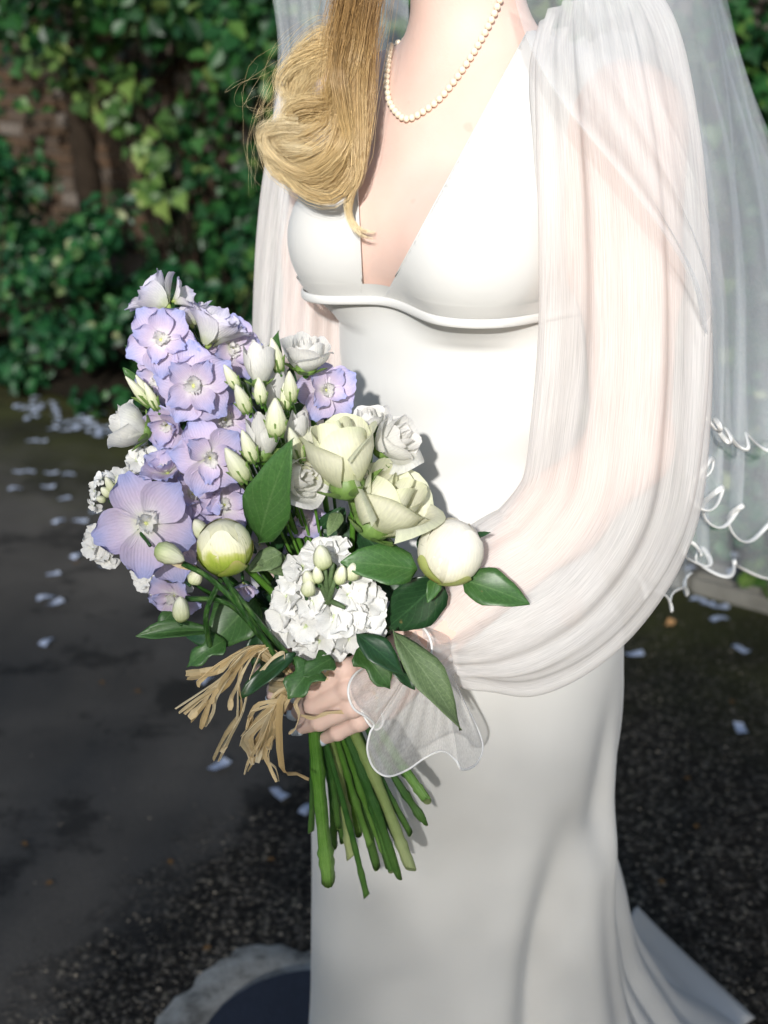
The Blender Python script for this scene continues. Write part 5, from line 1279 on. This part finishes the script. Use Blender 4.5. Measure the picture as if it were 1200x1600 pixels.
# thin curling stalks under the peony bud
for pts in (((440, 1040, .965), (385, 960, .945), (330, 905, .945), (285, 880, .945)), ((430, 1020, .97), (360, 945, .95), (290, 935, .955)), ((425, 1010, .97), (395, 980, .945), (350, 900, .945)), ((330, 1020, .965), (322, 960, .945), (345, 905, .95)), ((475, 1050, .965), (420, 990, .95), (362, 920, .945))):
    v, f = tube(catmull([P(*q) for q in pts], 18), .0024, 6); mb = MB(); mb.add(v, f, np.random.default_rng(2).random((len(v), 2))); mb.build('stalk', M['stem_dark'], bq)

# stems below the hand
for tx, ty, ex, ey, hw, mt, Y0, Y1 in ((490, 1120, 513, 1372, 10.5, 'stem', 1.0, .985), (486, 1120, 486, 1300, 4.5, 'stem_dark', 1.02, 1.02), (505, 1120, 550, 1338, 8, 'stem_pale', 1.01, 1.01), (498, 1120, 573, 1400, 4.5, 'stem_dark', 1.0, .995), (518, 1110, 588, 1352, 6.5, 'stem_dark', 1.012, 1.0),
                                       (526, 1110, 622, 1368, 7, 'stem_dark', 1.0, .985), (536, 1110, 642, 1358, 8.5, 'stem_pale', .995, .98), (530, 1110, 634, 1342, 5, 'stem_dark', 1.02, 1.01), (556, 1110, 664, 1286, 6, 'stem_dark', 1.015, .99), (568, 1120, 668, 1252, 7.5, 'stem', 1.012, .985),
                                       (508, 1115, 523, 1322, 5, 'stem_dark', 1.03, 1.03), (546, 1110, 606, 1350, 5.5, 'stem_dark', 1.02, 1.015), (540, 1110, 650, 1225, 6, 'stem_dark', 1.025, 1.01), (500, 1110, 536, 1310, 6, 'stem_dark', 1.035, 1.03), (515, 1110, 560, 1300, 6, 'stem', 1.03, 1.02),
                                       (522, 1110, 600, 1335, 5, 'stem', 1.005, .99), (532, 1110, 612, 1362, 5.5, 'stem_dark', 1.0, .985), (494, 1118, 528, 1290, 5, 'stem_dark', 1.008, 1.0), (512, 1112, 578, 1320, 5, 'stem', 1.006, .998), (544, 1112, 640, 1300, 5, 'stem_dark', 1.005, .995)):
    a, b = P(tx + (tx - ex) * .25, ty - 60, Y0 + .004), P(ex, ey, Y1); m_ = P((tx * .5 + ex * .5) + rng.uniform(-6, 6), (ty + ey) / 2, (Y0 + Y1) / 2 + rng.uniform(-.004, .004))
    n_ = 30; kk = 12; r0 = hw * mpp(b); rad = np.full(n_, r0) * (1 + .05 * np.sin(np.arange(n_) * .9 + tx) + np.array([rng.gauss(0, .02) for _ in range(n_)])) * np.linspace(.92, 1.05, n_)
    for kn in rng.sample(range(10, 27), 3 if hw > 7 else 2): rad[kn] *= 1.26; rad[kn + 1] *= 1.12
    v, f = tube(catmull([a, m_, b], n_), rad, kk); v = np.asarray(v); ctr = v.reshape(n_, kk, 3).mean(1); rib = 1 + .07 * np.cos(np.arange(kk) * 2 * math.pi / kk * 4)
    v = (ctr[:, None] + (v.reshape(n_, kk, 3) - ctr[:, None]) * rib[None, :, None]); v[-1] += np.array((0, 0, 1)) * np.cos(np.arange(kk) * 2 * math.pi / kk + rng.uniform(0, 6))[:, None] * r0 * 1.1; v = v.reshape(-1, 3)
    mb = MB(); mb.add(v, f, np.stack([np.tile(np.linspace(0, 1, kk), n_), np.repeat(np.linspace(0, 1, n_), kk)], 1)); st = mb.build('stem', M[mt], bq)
    WORLDM[st.name] = Matrix.Identity(4); mb = MB(); c_ = v[-kk:]; mb.add(np.vstack([c_ + (c_.mean(0) - c_) * .04 + np.array((0, -.0003, -.0004)), c_.mean(0)[None] + np.array((0, -.0003, -.0004))]), [(i_, (i_ + 1) % kk, kk) for i_ in range(kk)], np.random.default_rng(3).random((kk + 1, 2))); mb.build('cut_end', M['stem_pale'], st, False)

# raffia: a loose bow tied above the hand
def strand(pts, wd, seed):
    r = np.random.default_rng(seed); n_ = 16; path = catmull([P(*q) for q in pts], n_); t, nn_, bb_ = frames(path, (0, -1, .2)); tw = np.linspace(0, r.uniform(-2.2, 2.2), n_) + r.uniform(-.6, .6)
    side = bb_ * np.cos(tw)[:, None] + nn_ * np.sin(tw)[:, None]; ww = wd * (1 + .25 * np.sin(np.arange(n_) * r.uniform(.5, 1.4) + r.uniform(0, 6))) * np.interp(np.linspace(0, 1, n_), [0, .1, .95, 1], [.7, 1, .9, .55]); up_ = np.cross(t, side)
    vs = np.stack([path - side * ww[:, None], path + up_ * (ww * .35)[:, None], path + side * ww[:, None]], 1).reshape(-1, 3); uu = r.random()
    o = mesh_obj('raffia_strand', vs, grid_faces(3, n_), M['raffia'], bq, False, np.stack([np.tile([0, .5, 1], n_), np.clip(np.repeat(np.full(n_, uu), 3) + r.normal(0, .05, n_ * 3), 0, 1)], 1)); md = o.modifiers.new('t', 'SOLIDIFY'); md.thickness = .0005
    return o
k = 0
for ex, ey, mx, my in ((274, 1108, 345, 1060), (280, 1114, 350, 1066), (288, 1116, 352, 1058), (298, 1128, 356, 1070), (296, 1122, 330, 1080), (314, 1138, 335, 1085), (320, 1136, 338, 1090), (334, 1186, 378, 1110), (342, 1190, 380, 1112), (346, 1176, 372, 1118), (290, 1052, 350, 1046), (292, 1060, 340, 1050), (310, 1074, 318, 1060), (330, 1100, 345, 1070), (360, 1110, 372, 1070)):
    sx_, sy_ = 392 + rng.uniform(-14, 12), 1008 + rng.uniform(-4, 10)
    strand([(452, 1052, .975), (sx_ + 14, sy_ + 6, .955), ((sx_ + mx) / 2 + rng.uniform(-6, 6), (sy_ + my) / 2, .94 + rng.uniform(-.008, .008)), (mx, my, .945 + rng.uniform(-.01, .01)), ((mx + ex) / 2 + rng.uniform(-6, 6), (my + ey) / 2, .95 + rng.uniform(-.008, .008)), (ex, ey, .95 + rng.uniform(-.012, .012))], rng.choice((.0014, .0019, .0026, .0034)), k); k += 1
for ex, ey, mx, my in ((376, 1166, 410, 1115), (382, 1210, 400, 1170), (388, 1204, 415, 1150), (402, 1192, 420, 1130), (408, 1188, 428, 1140), (432, 1222, 415, 1170), (436, 1220, 420, 1180), (398, 1180, 395, 1140), (390, 1150, 418, 1110), (384, 1140, 405, 1100), (482, 1218, 440, 1200), (420, 1170, 424, 1120), (395, 1195, 385, 1150), (426, 1150, 436, 1110), (412, 1180, 398, 1160), (404, 1164, 412, 1125), (378, 1150, 396, 1112)):
    strand([(490, 1062, .965), (462, 1074, .95), (440 + rng.uniform(-10, 10), 1092 + rng.uniform(-8, 8), .94 + rng.uniform(-.008, .006)), (mx, my, .945 + rng.uniform(-.01, .01)), ((mx + ex) / 2 + rng.uniform(-5, 5), (my + ey) / 2, .952 + rng.uniform(-.008, .008)), (ex, ey, .952 + rng.uniform(-.012, .012))], rng.choice((.0014, .0021, .0029, .0038)), k); k += 1
for j in range(5):                                # turns round the stems
    z_ = j * 5; strand([(560, 1036 + z_, 1.0), (520, 1040 + z_, .975), (480, 1052 + z_, .968), (440, 1062 + z_, .985), (420, 1058 + z_, 1.01)], .0022, 100 + j)
strand([(470, 1088, .968), (462, 1100, .958), (468, 1118, .956), (462, 1138, .955), (452, 1146, .957)], .0018, 120)
strand([(470, 1118, .962), (490, 1122, .958), (512, 1114, .957), (545, 1112, .963)], .0014, 121)
strand([(400, 1060, .95), (425, 1030, .945), (445, 1020, .95), (440, 1045, .955)], .0014, 122)
